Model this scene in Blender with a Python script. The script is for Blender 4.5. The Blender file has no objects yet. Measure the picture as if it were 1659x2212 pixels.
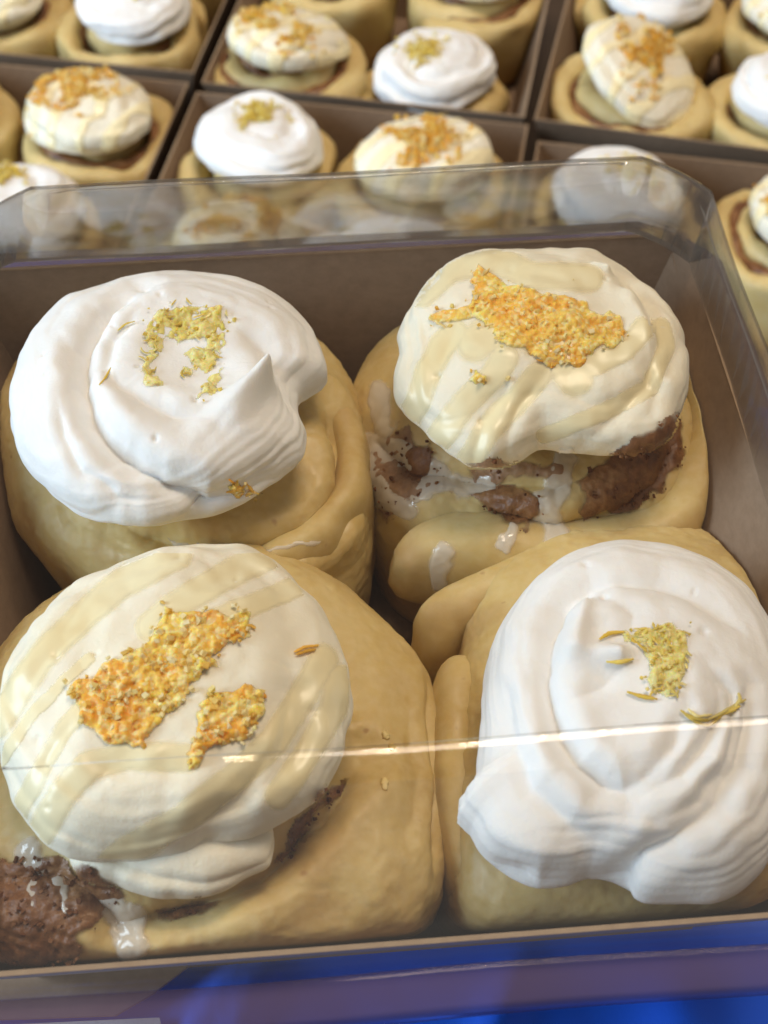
import bpy, math, random
import numpy as np
from mathutils import Vector
from mathutils.bvhtree import BVHTree

# ------------------------------------------------------------------ camera, light, exposure
scene = bpy.context.scene
S = 0.01                                   # everything below is written in centimetres
CAM_Z, PITCH, FPX = 52.7, math.radians(50), 3200.0
cam = bpy.data.cameras.new('camera')
cam_o = bpy.data.objects.new('camera', cam)
scene.collection.objects.link(cam_o)
cam_o.location = (0, 0, CAM_Z * S)
cam_o.rotation_euler = (math.pi / 2 - PITCH, 0, 0)
cam.sensor_fit = 'VERTICAL'; cam.sensor_height = 36.0
cam.lens = FPX / 2212 * 36.0
cam.clip_start = 0.01; cam.clip_end = 50
cam.dof.use_dof = True; cam.dof.focus_distance = 0.295; cam.dof.aperture_fstop = 25
scene.camera = cam_o

world = bpy.data.worlds.new('World'); scene.world = world
world.use_nodes = True
bg = world.node_tree.nodes['Background']
bg.inputs[0].default_value = (1.0, 0.86, 0.74, 1); bg.inputs[1].default_value = 0.23

def area(name, loc, target, size, size_y, power, col):
    l = bpy.data.lights.new(name, 'AREA'); l.shape = 'RECTANGLE'
    l.size = size * S; l.size_y = size_y * S; l.energy = power; l.color = col
    o = bpy.data.objects.new(name, l); scene.collection.objects.link(o)
    o.location = [c * S for c in loc]
    d = Vector([t - c for t, c in zip(target, loc)])
    o.rotation_euler = d.to_track_quat('-Z', 'Y').to_euler()
    return o
area('window_light', (-150, -8, 88), (0, 40, 20), 85, 105, 40, (0.64, 0.82, 1.0))
area('ceiling_fill', (30, 75, 230), (0, 65, 10), 80, 80, 24, (1.0, 0.84, 0.68))  # soft warm overhead fill, added to brighten the trays behind
for lx in (-17, 2, 17, 25, 33):
    l = bpy.data.lights.new('ceiling_bulb', 'POINT'); l.energy = 4.0; l.color = (1, .78, .5)
    l.shadow_soft_size = 0.022
    o = bpy.data.objects.new('ceiling_bulb', l); scene.collection.objects.link(o)
    o.location = (lx * S, 0.62, 2.0)

scene.view_settings.view_transform = 'Standard'
scene.view_settings.look = 'None'
scene.view_settings.exposure = 0.0
scene.view_settings.gamma = 1.0
scene.render.engine = 'CYCLES'
scene.cycles.transparent_max_bounces = 24
scene.cycles.max_bounces = 8
scene.cycles.caustics_reflective = False
scene.cycles.caustics_refractive = False
try: scene.cycles.use_denoising = True
except Exception: pass

# ------------------------------------------------------------------ helpers
RIGHT = np.array([1., 0, 0]); FWD = np.array([0, math.cos(PITCH), -math.sin(PITCH)])
UP = np.array([0, math.sin(PITCH), math.cos(PITCH)]); EYE = np.array([0, 0, CAM_Z])
def ray(px, py): return FWD + (px - 829.5) / FPX * RIGHT + (1106 - py) / FPX * UP
def at(px, py, z):
    d = ray(px, py); return EYE + d * ((z - CAM_Z) / d[2])

def _h(ix, iy, iz, seed):
    n = (ix * 374761393 + iy * 668265263 + iz * 2147483647 + seed * 1274126177) & 0xFFFFFFFF
    n = ((n ^ (n >> 13)) * 1274126177) & 0xFFFFFFFF
    n = ((n ^ (n >> 16)) * 2246822519) & 0xFFFFFFFF
    return ((n ^ (n >> 15)) & 0xFFFF) / 32767.5 - 1.0
def noise(x, y, z=0.0, seed=0):
    x, y, z = np.broadcast_arrays(np.asarray(x, float), np.asarray(y, float), np.asarray(z, float))
    ix, iy, iz = [np.floor(v).astype(np.int64) for v in (x, y, z)]
    fx, fy, fz = x - ix, y - iy, z - iz
    u, v, w = [f * f * f * (f * (f * 6 - 15) + 10) for f in (fx, fy, fz)]
    r = 0
    for a in (0, 1):
        for b in (0, 1):
            for c in (0, 1):
                r = r + _h(ix + a, iy + b, iz + c, seed) * (u if a else 1 - u) * (v if b else 1 - v) * (w if c else 1 - w)
    return r
def fbm(x, y, z=0.0, seed=0, oct=3):
    r, a = 0, 1.0
    for k in range(oct):
        r = r + a * noise(np.asarray(x) * 2**k, np.asarray(y) * 2**k, np.asarray(z) * 2**k, seed + k); a *= .5
    return r
def sstep(a, b, x):
    t = np.clip((np.asarray(x, float) - a) / (b - a), 0, 1); return t * t * (3 - 2 * t)

def link(o, parent=None):
    scene.collection.objects.link(o)
    if parent is not None: o.parent = parent
    return o
def mesh_obj(name, V, Fq, mat, parent=None, origin=(0, 0, 0), smooth=True, col=None, extra=None):
    """V in cm (world), stored relative to origin (cm)"""
    V = (np.asarray(V, float) - np.asarray(origin)) * S
    me = bpy.data.meshes.new(name)
    me.from_pydata(V.tolist(), [], [tuple(int(i) for i in f) for f in Fq]); me.update()
    me.polygons.foreach_set('use_smooth', [smooth] * len(me.polygons))
    if col is not None:
        at_ = me.color_attributes.new('tone', 'FLOAT_COLOR', 'POINT')
        at_.data.foreach_set('color', np.asarray(col, np.float32).ravel())
    if extra is not None:
        for k, v in extra.items():
            a_ = me.attributes.new(k, 'FLOAT', 'POINT'); a_.data.foreach_set('value', np.asarray(v, np.float32).ravel())
    me.materials.append(mat)
    return link(bpy.data.objects.new(name, me), parent)
def empty(name, loc, label, cat, group=None):
    o = bpy.data.objects.new(name, None); link(o); o.empty_display_size = .02
    o.location = [c * S for c in loc]; o['label'] = label; o['category'] = cat
    if group: o['group'] = group
    return o
def tag(o, label, cat, group=None):
    o['label'] = label; o['category'] = cat
    if group: o['group'] = group
def grid_faces(nr, na, wrap=True):
    i = np.arange(nr - 1)[:, None]; j = np.arange(na if wrap else na - 1)[None, :]
    j2 = (j + 1) % na
    return np.stack([i * na + j, (i + 1) * na + j, (i + 1) * na + j2, i * na + j2], -1).reshape(-1, 4)
def grid_normals(P, wrap=True):
    if wrap:
        da = np.roll(P, -1, 1) - np.roll(P, 1, 1)
    else:
        da = np.gradient(P, axis=1)
    dr = np.gradient(P, axis=0)
    n = np.cross(dr, da); n /= np.maximum(np.linalg.norm(n, axis=-1, keepdims=True), 1e-9)
    return n

# ------------------------------------------------------------------ materials
def mat(name):
    m = bpy.data.materials.new(name); m.use_nodes = True
    nt = m.node_tree; b = nt.nodes['Principled BSDF']
    return m, nt, b
def N(nt, t, **kw):
    n = nt.nodes.new(t)
    for k, v in kw.items(): setattr(n, k, v)
    return n
def coords(nt):
    return N(nt, 'ShaderNodeTexCoord').outputs['Object']
def tex_noise(nt, co, scale, detail=4, rough=.55):
    n = N(nt, 'ShaderNodeTexNoise'); n.inputs['Scale'].default_value = scale
    n.inputs['Detail'].default_value = detail; n.inputs['Roughness'].default_value = rough
    nt.links.new(co, n.inputs['Vector']); return n.outputs['Fac']
def ramp(nt, fac, stops):
    r = N(nt, 'ShaderNodeValToRGB'); e = r.color_ramp.elements
    while len(e) < len(stops): e.new(.5)
    for q, (p, c) in zip(e, stops):
        q.position = p; q.color = tuple(c) + (1,) if len(c) == 3 else c
    nt.links.new(fac, r.inputs[0]); return r.outputs[0]
def mixc(nt, fac, a, b, mode='MIX'):
    m = N(nt, 'ShaderNodeMix', data_type='RGBA', blend_type=mode)
    for s, v in ((m.inputs[0], fac), (m.inputs[6], a), (m.inputs[7], b)):
        if hasattr(v, 'is_linked') or hasattr(v, 'links'): nt.links.new(v, s)
        else: s.default_value = v if isinstance(v, float) else tuple(v) + (1,)
    return m.outputs[2]
def bump(nt, b, h, strength, dist):
    n = N(nt, 'ShaderNodeBump'); n.inputs['Strength'].default_value = strength
    n.inputs['Distance'].default_value = dist * S
    nt.links.new(h, n.inputs['Height']); nt.links.new(n.outputs[0], b.inputs['Normal'])
def sss(b, w, rad, scale):
    b.inputs['Subsurface Weight'].default_value = w
    b.inputs['Subsurface Radius'].default_value = rad
    b.inputs['Subsurface Scale'].default_value = scale * S

def frosting_mat(name, c1, c2, rough, w):
    m, nt, b = mat(name); co = coords(nt)
    f = tex_noise(nt, co, 60, 3)
    nt.links.new(ramp(nt, f, [(.3, c1), (.7, c2)]), b.inputs['Base Color'])
    b.inputs['Roughness'].default_value = rough
    sss(b, w, (1, .8, .6), .18)
    b.inputs['Specular IOR Level'].default_value = .3
    bump(nt, b, tex_noise(nt, co, 600, 5, .7), .4, .045)
    return m
M_WHITE = frosting_mat('white_frosting', (.82, .81, .79), (.87, .865, .85), .62, .3)
M_CREAM = frosting_mat('cream_frosting', (.82, .76, .60), (.87, .82, .68), .55, .3)
def driz_mat():
    m, nt, b = mat('lemon_icing'); co = coords(nt)
    nt.links.new(ramp(nt, tex_noise(nt, co, 60, 3), [(.3, (.92, .80, .48)), (.7, (.93, .84, .56))]), b.inputs['Base Color'])
    b.inputs['Roughness'].default_value = .3
    a = N(nt, 'ShaderNodeAttribute', attribute_name='alpha'); nt.links.new(a.outputs['Fac'], b.inputs['Alpha'])
    return m
M_DRIZ = driz_mat()
def glaze_mat():
    m, nt, b = mat('milky_glaze'); co = coords(nt)
    b.inputs['Base Color'].default_value = (.84, .77, .66, 1)
    b.inputs['Roughness'].default_value = .12
    b.inputs['Coat Weight'].default_value = .6; b.inputs['Coat Roughness'].default_value = .05
    a = N(nt, 'ShaderNodeAttribute', attribute_name='alpha')
    nt.links.new(a.outputs['Fac'], b.inputs['Alpha'])
    bump(nt, b, tex_noise(nt, co, 350, 3), .35, .03)
    return m
M_GLAZE = glaze_mat()

def dough_mat():
    m, nt, b = mat('baked_dough'); co = coords(nt)
    big = tex_noise(nt, co, 38, 4); fine = tex_noise(nt, co, 420, 3)
    c = ramp(nt, big, [(.24, (.50, .33, .105)), (.5, (.62, .46, .18)), (.78, (.69, .55, .265))])
    c = mixc(nt, ramp(nt, fine, [(.35, (0, 0, 0)), (.75, (.25, .25, .25))]), c, (.76, .65, .42))
    sp = tex_noise(nt, co, 210, 2, .5)
    c = mixc(nt, ramp(nt, sp, [(.72, (0, 0, 0)), (.78, (.55, .55, .55))]), c, (.33, .15, .05))
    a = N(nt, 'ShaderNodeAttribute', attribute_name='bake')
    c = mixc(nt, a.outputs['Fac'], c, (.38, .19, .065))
    nt.links.new(c, b.inputs['Base Color'])
    r = ramp(nt, tex_noise(nt, co, 70, 2), [(.35, (.42,) * 3), (.65, (.68,) * 3)])
    nt.links.new(r, b.inputs['Roughness'])
    sss(b, .3, (1, .65, .3), .25)
    h = mixc(nt, .5, tex_noise(nt, co, 250, 5, .65), tex_noise(nt, co, 900, 3))
    bump(nt, b, h, .22, .05)
    return m
M_DOUGH = dough_mat()
def cinnamon_mat():
    m, nt, b = mat('cinnamon_sugar'); co = coords(nt)
    c = ramp(nt, tex_noise(nt, co, 130, 5, .7), [(.3, (.095, .03, .008)), (.5, (.21, .085, .027)), (.72, (.38, .20, .08))])
    nt.links.new(c, b.inputs['Base Color']); b.inputs['Roughness'].default_value = .38
    bump(nt, b, tex_noise(nt, co, 520, 4, .7), .7, .06)
    return m
M_CIN = cinnamon_mat(); M_FILL = cinnamon_mat(); M_STAIN = cinnamon_mat()
for m_, nm_ in ((M_FILL, 'cinnamon_smear'), (M_STAIN, 'cinnamon_film')):
    m_.name = nm_; a_ = N(m_.node_tree, 'ShaderNodeAttribute', attribute_name='alpha'); m_.node_tree.links.new(a_.outputs['Fac'], m_.node_tree.nodes['Principled BSDF'].inputs['Alpha'])
for q_, c_ in zip([n for n in M_STAIN.node_tree.nodes if n.type == 'VALTORGB'][0].color_ramp.elements, ((.20, .09, .045), (.36, .20, .11), (.50, .34, .20))): q_.color = c_ + (1,)
m_, nt_, b_ = mat('cinnamon_crumb'); a_ = N(nt_, 'ShaderNodeAttribute', attribute_name='tone'); nt_.links.new(a_.outputs['Color'], b_.inputs['Base Color']); b_.inputs['Roughness'].default_value = .8; b_.inputs['Specular IOR Level'].default_value = .15
M_CRUMB = m_
def zest_mat():
    m, nt, b = mat('candied_zest'); co = coords(nt)
    a = N(nt, 'ShaderNodeAttribute', attribute_name='tone')
    c = mixc(nt, ramp(nt, tex_noise(nt, co, 500, 3), [(.35, (0,) * 3), (.7, (.35,) * 3)]), a.outputs['Color'], (.90, .66, .18))
    nt.links.new(c, b.inputs['Base Color']); b.inputs['Roughness'].default_value = .25
    sss(b, .7, (1, .6, .15), .18)
    b.inputs['Specular IOR Level'].default_value = .35
    bump(nt, b, tex_noise(nt, co, 1100, 3), .5, .02)
    return m
def glow_through(m, f):
    nt = m.node_tree; out = nt.nodes['Material Output']; b = nt.nodes['Principled BSDF']
    tl = N(nt, 'ShaderNodeBsdfTranslucent'); mx = N(nt, 'ShaderNodeMixShader'); mx.inputs[0].default_value = f
    nt.links.new(b.inputs['Base Color'].links[0].from_socket, tl.inputs[0])
    nt.links.new(b.outputs[0], mx.inputs[1]); nt.links.new(tl.outputs[0], mx.inputs[2]); nt.links.new(mx.outputs[0], out.inputs[0])
M_ZEST = zest_mat(); M_SYRUP = zest_mat()
M_ZEST.node_tree.nodes['Principled BSDF'].inputs['Subsurface Weight'].default_value = 0
glow_through(M_ZEST, .4); M_ZEST.node_tree.nodes['Principled BSDF'].inputs['Roughness'].default_value = .4
_n = M_SYRUP.node_tree; _b = _n.nodes['Principled BSDF']; _co = coords(_n)
_v = N(_n, 'ShaderNodeTexVoronoi'); _v.inputs['Scale'].default_value = 1000; _n.links.new(_co, _v.inputs['Vector'])
_bp = [q for q in _n.nodes if q.type == 'BUMP'][0]; _n.links.new(_v.outputs['Distance'], _bp.inputs['Height']); _bp.inputs['Strength'].default_value = .8; _bp.inputs['Distance'].default_value = .0004; _bp.invert = True
_sep = N(_n, 'ShaderNodeSeparateColor'); _n.links.new(_v.outputs['Color'], _sep.inputs[0])
_old = _b.inputs['Base Color'].links[0].from_socket
_n.links.new(mixc(_n, ramp(_n, _sep.outputs[0], [(.45, (0,) * 3), (.95, (.65,) * 3)]), _old, (.97, .86, .48)), _b.inputs['Base Color'])
M_SYRUP.name = 'zest_syrup'; M_SYRUP.node_tree.nodes['Principled BSDF'].inputs['Roughness'].default_value = .5
_a = N(M_SYRUP.node_tree, 'ShaderNodeAttribute', attribute_name='alpha'); M_SYRUP.node_tree.links.new(_a.outputs['Fac'], M_SYRUP.node_tree.nodes['Principled BSDF'].inputs['Alpha'])
def kraft_mat(name, c1, c2):
    m, nt, b = mat(name); co = coords(nt)
    mp = N(nt, 'ShaderNodeMapping'); mp.inputs['Scale'].default_value = (1, 1, 1.6)
    nt.links.new(co, mp.inputs[0])
    f = tex_noise(nt, mp.outputs[0], 260, 5, .7)
    c = ramp(nt, f, [(.3, c1), (.7, c2)])
    c = mixc(nt, ramp(nt, tex_noise(nt, co, 25, 2), [(.3, (0,) * 3), (.8, (.35,) * 3)]), c, c1)
    nt.links.new(c, b.inputs['Base Color']); b.inputs['Roughness'].default_value = .75
    bump(nt, b, f, .15, .02)
    return m
M_KRAFT = kraft_mat('kraft_board', (.23, .15, .094), (.30, .205, .135))
M_EDGE = kraft_mat('kraft_cut_edge', (.30, .20, .12), (.38, .27, .17))
def plastic_mat(name='clear_plastic', haze=0., hcol=(.6, .6, .58), bumpy=True):
    m = bpy.data.materials.new(name); m.use_nodes = True; nt = m.node_tree; nt.nodes.clear()
    out = N(nt, 'ShaderNodeOutputMaterial'); mx = N(nt, 'ShaderNodeMixShader')
    tr = N(nt, 'ShaderNodeBsdfTransparent'); tr.inputs[0].default_value = (.985, .985, .98, 1)
    gl = N(nt, 'ShaderNodeBsdfGlossy'); gl.inputs['Roughness'].default_value = .03
    lw = N(nt, 'ShaderNodeLayerWeight'); lw.inputs[0].default_value = .5
    p = N(nt, 'ShaderNodeMath', operation='POWER'); p.inputs[1].default_value = 4.5
    ma = N(nt, 'ShaderNodeMath', operation='MULTIPLY_ADD'); ma.inputs[1].default_value = .9; ma.inputs[2].default_value = .028
    co = N(nt, 'ShaderNodeTexCoord').outputs['Object']
    bp = N(nt, 'ShaderNodeBump'); bp.inputs['Strength'].default_value = .35; bp.inputs['Distance'].default_value = .0006
    nt.links.new(tex_noise(nt, co, 45, 3), bp.inputs['Height'])
    if bumpy: nt.links.new(bp.outputs[0], gl.inputs['Normal'])
    nt.links.new(lw.outputs['Facing'], p.inputs[0]); nt.links.new(p.outputs[0], ma.inputs[0])
    nt.links.new(ma.outputs[0], mx.inputs[0]); nt.links.new(tr.outputs[0], mx.inputs[1]); nt.links.new(gl.outputs[0], mx.inputs[2])
    if haze:
        df = N(nt, 'ShaderNodeBsdfDiffuse'); df.inputs[0].default_value = hcol + (1,)
        m2 = N(nt, 'ShaderNodeMixShader'); m2.inputs[0].default_value = haze
        nt.links.new(mx.outputs[0], m2.inputs[1]); nt.links.new(df.outputs[0], m2.inputs[2]); nt.links.new(m2.outputs[0], out.inputs[0])
    else: nt.links.new(mx.outputs[0], out.inputs[0])
    return m
M_CLEAR = plastic_mat(); M_FLANGE = plastic_mat('reflection_tint_plastic', .42, (.15, .10, .16), False); M_WALL = plastic_mat('hazy_plastic', .025); M_BACK = plastic_mat('smeared_plastic', .05)  # flange: dark purple haze paints a brownish reflection into the plastic's colour
_nt = M_BACK.node_tree; _rf = N(_nt, 'ShaderNodeBsdfRefraction'); _rf.inputs['Roughness'].default_value = .10; _rf.inputs['IOR'].default_value = 1.18
_tr = [n for n in _nt.nodes if n.type == 'BSDF_TRANSPARENT'][0]; _l = _tr.outputs[0].links[0]; _to = _l.to_socket; _nt.links.remove(_l)
_m = N(_nt, 'ShaderNodeMixShader'); _m.inputs[0].default_value = .45
_nt.links.new(_tr.outputs[0], _m.inputs[1]); _nt.links.new(_rf.outputs[0], _m.inputs[2]); _nt.links.new(_m.outputs[0], _to)
def cloth_mat():
    m, nt, b = mat('blue_cloth'); co = coords(nt)
    c = ramp(nt, tex_noise(nt, co, 30, 3), [(.3, (.002, .11, .88)), (.7, (.004, .15, .97))])
    nt.links.new(c, b.inputs['Base Color']); b.inputs['Roughness'].default_value = .6
    b.inputs['Sheen Weight'].default_value = .3
    bump(nt, b, tex_noise(nt, co, 1400, 2), .2, .02)
    return m
M_CLOTH = cloth_mat()
m_, nt_, b_ = mat('white_paper'); b_.inputs['Base Color'].default_value = (.78, .78, .78, 1); b_.inputs['Roughness'].default_value = .6
M_PAPER = m_
m_, nt_, b_ = mat('table_wood'); co_ = coords(nt_)
nt_.links.new(ramp(nt_, tex_noise(nt_, co_, 20, 4), [(.3, (.05, .032, .02)), (.7, (.09, .06, .04))]), b_.inputs['Base Color'])
M_TABLE = m_

# ------------------------------------------------------------------ table, stand, cloth
def box_mesh(x0, x1, y0, y1, z0, z1):
    V = [(x, y, z) for z in (z0, z1) for y in (y0, y1) for x in (x0, x1)]
    return V, [(0, 2, 3, 1), (4, 5, 7, 6), (0, 1, 5, 4), (2, 6, 7, 3), (0, 4, 6, 2), (1, 3, 7, 5)]
V, F = box_mesh(-90, 90, -10, 130, -3, 0)
o = mesh_obj('tabletop', V, F, M_TABLE, smooth=False); o['kind'] = 'structure'

RIM = 29.4; TRAY_H = 5.4
STAND = RIM - TRAY_H - .25
# cloth-covered riser under the near tray
t = empty('display_riser', (0, 17, 0), 'royal blue cloth covered riser holding the lidded tray', 'riser')
V, F = box_mesh(-17, 17, 1, 27.5, 0, STAND - .35)
mesh_obj('riser_block', V, F, M_TABLE, t, (0, 17, 0), smooth=False)
nx, ny = 170, 130
X, Y = np.meshgrid(np.linspace(-18.5, 18.5, nx), np.linspace(-.5, 28, ny))
Z = STAND + 0 * X
def fold(X, Y, a, b, w, h):
    a, b = np.array(a), np.array(b); d = (b - a) / np.linalg.norm(b - a); n = np.array([-d[1], d[0]])
    s = (X - a[0]) * d[0] + (Y - a[1]) * d[1]; L = np.linalg.norm(b - a)
    q = (X - a[0]) * n[0] + (Y - a[1]) * n[1]
    return h * np.exp(-(q / w)**2) * sstep(-1.5, .5, s) * (1 - sstep(L - .5, L + 1.5, s))
front = 1 - sstep(11.2, 13.2, Y)
Z = Z + front * (fold(X, Y, (1.0, 8), (2.9, 12.6), .45, .55) + fold(X, Y, (-4.6, 9), (-2.9, 12.4), .4, .45)
    + fold(X, Y, (-3.6, 9), (-2.2, 12.6), .35, .4) + fold(X, Y, (5.4, 8), (6.1, 12.4), .8, .3) + .12 * fbm(X * .35, Y * .35, 0, 5))
edge = np.maximum(sstep(17, 18.5, np.abs(X)), 1 - sstep(-.5, 1.0, Y)) 
Z = Z - edge * 3.5
V = np.stack([X, Y, Z], -1).reshape(-1, 3)
o = mesh_obj('cloth', V, grid_faces(ny, nx, False)[:, ::-1], M_CLOTH, t, (0, 17, 0))
md = o.modifiers.new('thickness', 'SOLIDIFY'); md.thickness = .0012; md.offset = -1

# ------------------------------------------------------------------ trays
def wall_panel(c0, c1, t0, t1, nrm, th):
    """slab between lower edge c0-c1 and upper edge t0-t1, thickened along nrm"""
    V = [*c0], [*c1], [*t1], [*t0]
    V = [np.array(v, float) for v in V]; n = np.array(nrm, float) * th
    V = V + [v + n for v in V]
    return V, [(3, 2, 1, 0), (4, 5, 6, 7), (0, 1, 5, 4), (1, 2, 6, 5), (2, 3, 7, 6), (3, 0, 4, 7)]
def tray(cx, cy, z0, hx, hy, H, inset, rot, label, group=None, flap=False):
    ca, sa = math.cos(rot), math.sin(rot)
    W = lambda x, y, z: (cx + x * ca - y * sa, cy + x * sa + y * ca, z0 + z)
    root = empty('kraft_tray', (cx, cy, z0), label, 'tray', group)
    th = .09; bx, by = hx - inset, hy - inset
    V, F = [], []
    V = [W(x, y, z) for z in (0, .1) for y in (-by, by) for x in (-bx, bx)]
    F = [(0, 2, 3, 1), (4, 5, 7, 6), (0, 1, 5, 4), (2, 6, 7, 3), (0, 4, 6, 2), (1, 3, 7, 5)]
    mesh_obj('base_panel', V, F, M_KRAFT, root, (cx, cy, z0), smooth=False)
    g = .012
    for (sx, sy) in ((0, -1), (0, 1), (-1, 0), (1, 0)):
        if sy:
            a, b = (-bx, sy * by), (bx, sy * by); u, v = (-hx, sy * hy), (hx, sy * hy)
            nr = W(0, -sy, 0)
        else:
            a, b = (sx * (bx - g), -by + th), (sx * (bx - g), by - th); u, v = (sx * (hx - g), -hy + th), (sx * (hx - g), hy - th)
            nr = W(-sx, 0, 0)
        nr = (nr[0] - cx, nr[1] - cy, 0)
        V, F = wall_panel(W(*a, .1), W(*b, .1), W(*u, H), W(*v, H), nr, th)
        w = mesh_obj('wall_panel', V, F, M_KRAFT, root, (cx, cy, z0), smooth=False)
        # the pale cut edge along the top of the board
        q = lambda x, y, dz: W(x - sx * .5 * th, y - sy * .5 * th, H + dz)
        if sy: ends = [(-hx, sy * hy), (hx, sy * hy)]
        else: ends = [(sx * (hx - g), -hy + th), (sx * (hx - g), hy - th)]
        A, B = [np.array(q(*e, .02)) for e in ends]
        n2 = np.array(nr) * (th * .52)
        Vr = [A - n2, B - n2, B + n2, A + n2]; Vr = Vr + [v + np.array([0, 0, .03]) for v in Vr]
        Vr = [v - np.array([0, 0, .018]) for v in Vr]
        mesh_obj('cut_edge', Vr, [(3, 2, 1, 0), (4, 5, 6, 7), (0, 1, 5, 4), (1, 2, 6, 5), (2, 3, 7, 6), (3, 0, 4, 7)], M_EDGE, w, (cx, cy, z0), smooth=False)
    if flap:   # folded gusset flaps glued inside the far corners
        for s in (-1, 1):
            k = th * 2.3
            pts = [(s * (bx - .25), by - .05, .15), (s * (bx - .22), by - 2.1, .15), (s * (hx - .22), hy - 2.9, H - .55), (s * (hx - .25), hy - .15, H - .4)]
            n = np.array(W(-s, 0, .0)) - np.array((cx, cy, z0))
            Vf = [np.array(W(*p)) + 0 * n for p in pts]; Vf = Vf + [v + n * .06 for v in Vf]
            F = [(3, 2, 1, 0), (4, 5, 6, 7), (0, 1, 5, 4), (1, 2, 6, 5), (2, 3, 7, 6), (3, 0, 4, 7)]
            mesh_obj('corner_flap', Vf, F, M_KRAFT, root, (cx, cy, z0), smooth=False)
    return root

PHI = math.radians(4.6); BCX, BCY, HB = -.75, 18.95, 8.8
tray(BCX, BCY, RIM - TRAY_H, HB, HB, TRAY_H, 2.25, PHI, 'large kraft paper tray in front, closed with a clear lid', None, True)

# ------------------------------------------------------------------ frosting
def outline_fn(pts, c):
    d = pts - c; th = np.arctan2(d[:, 1], d[:, 0]); r = np.hypot(d[:, 0], d[:, 1])
    k = np.argsort(th); th, r = th[k], r[k]
    th = np.concatenate([th - 2 * np.pi, th, th + 2 * np.pi]); r = np.concatenate([r, r, r])
    def f(q):
        q = (q + np.pi) % (2 * np.pi) - np.pi
        rr = 0
        for o_, w_ in ((-.05, .25), (0, .5), (.05, .25)): rr = rr + w_ * np.interp(q + o_, th, r)
        return rr
    return f
def topping_grid(c, zeq, R, H, Hl, turns, amp, dirn, seed, nr, na, phase=0., tilt=(0, 0), ridges=(), creases=(), wells=(), cgain=1., streak=.0, e2=.85, pits=0, warp=.12, crease=2.4, lump=.06, amax=.84):
    th = np.linspace(0, 2 * np.pi, na, endpoint=False)[None, :]
    a = np.linspace(.012, amax * np.pi, nr)[:, None]
    Rt = R(th)
    sa = np.sin(np.minimum(a, np.pi / 2)); ca = np.cos(a)
    ker = np.exp(-(np.arange(-na // 2, na - na // 2) / (na * .06))**2); ker /= ker.sum()
    Rs = np.real(np.fft.ifft(np.fft.fft(Rt[0]) * np.fft.fft(np.fft.ifftshift(ker))))[None, :]
    near = sstep(.62, 1.0, sa)
    Re = Rs + (Rt - Rs) * near          # scalloped edge fades towards the middle
    r = np.where(a <= np.pi / 2, Re * sa**.92, Rt * np.sin(a)**.8)
    z = np.where(a <= np.pi / 2, H * np.abs(ca)**e2, -Hl * np.abs(ca)**.9) + 0 * th
    X = r * np.cos(th); Y = r * np.sin(th)
    P = np.stack([X, Y, z], -1); Nn = grid_normals(P)
    q = a / (np.pi / 2)
    wob = warp * fbm(X * .45 + 3.1, Y * .45, z * .4, seed)
    t = turns * q**.9 + dirn * th / (2 * np.pi) + wob + phase
    x = t - np.floor(t)
    rope = 1 - np.abs(2 * x - 1)**crease
    k = np.floor(t - dirn * th / (2 * np.pi))
    am = amp * sstep(.02, .28, q) * (1 - .75 * sstep(1.15, 1.5, q)) * (1 + .5 * noise(X * .5, Y * .5, 7.7, seed + 9))
    disp = am * (rope - .55)
    disp = disp + .35 * am * (noise(t * 6, th / (2 * np.pi) * 0 + X * .35, Y * .35, seed + 3)) * sstep(.1, .5, q)
    disp = disp + lump * fbm(X * .8, Y * .8, z * .8, seed + 5, 3) * sstep(0, .15, q)
    if streak:
        ts = t + .25 * turns * q
        disp = disp + streak * (noise(ts * 5, th * .55, 3.3, seed + 21) + .6 * noise(ts * 11, th * .9, 8.8, seed + 22)) * sstep(.15, .5, q) * (1 - .8 * sstep(.85, 1.1, q)) * np.minimum(1, np.minimum(th, 2 * np.pi - th) / .3)
    rng = np.random.RandomState(seed)
    for _ in range(pits):
        u, v = rng.uniform(-1, 1, 2) * 2.7; w = rng.uniform(.035, .08)
        disp = disp - rng.uniform(.04, .11) * np.exp(-((X - u)**2 + (Y - v)**2) / w**2) * (q < 1)
    topq = 1 - sstep(1.0, 1.3, q)
    for pts, dep, w in creases:
        dep = dep * cgain
        d = seg_dist(X + .06 * noise(X * 2, Y * 2, 1, seed), Y + .06 * noise(X * 2, Y * 2, 5, seed), pts)
        e0 = np.minimum(np.hypot(X - pts[0][0], Y - pts[0][1]), np.hypot(X - pts[-1][0], Y - pts[-1][1]))
        k_ = dep * (.25 + .75 * sstep(0, .9, e0))
        disp = disp - k_ * topq * (np.exp(-np.sqrt(d * d + .0016) / w) - .15 * np.exp(-((d - 2.2 * w) / (1.4 * w))**2))
    for p_, r_, d_ in wells:
        disp = disp - d_ * np.exp(-(((X - p_[0])**2 + (Y - p_[1])**2) / r_**2)**1.5) * topq
    P = P + Nn * disp[..., None]
    upm = 1 - sstep(.75, 1.0, q)
    for (p0, p1, w0, w1, h0, h1, lean) in ridges:
        p0, p1 = np.array(p0), np.array(p1); d = p1 - p0; L = np.linalg.norm(d); d = d / L; n = np.array([-d[1], d[0]])
        s = ((X - p0[0]) * d[0] + (Y - p0[1]) * d[1]) / L; sc = np.clip(s, 0, 1)
        dist = np.hypot(X - (p0[0] + d[0] * L * sc), Y - (p0[1] + d[1] * L * sc))
        w = w0 + (w1 - w0) * sc; h = h0 + (h1 - h0) * sc**1.3
        b = h * np.exp(-(dist / w)**2) * upm
        P[..., 2] += b; P[..., 0] += lean[0] * b; P[..., 1] += lean[1] * b
    P[..., 2] += tilt[0] * P[..., 0] + tilt[1] * P[..., 1]
    P = P + np.array([c[0], c[1], zeq])
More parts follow.
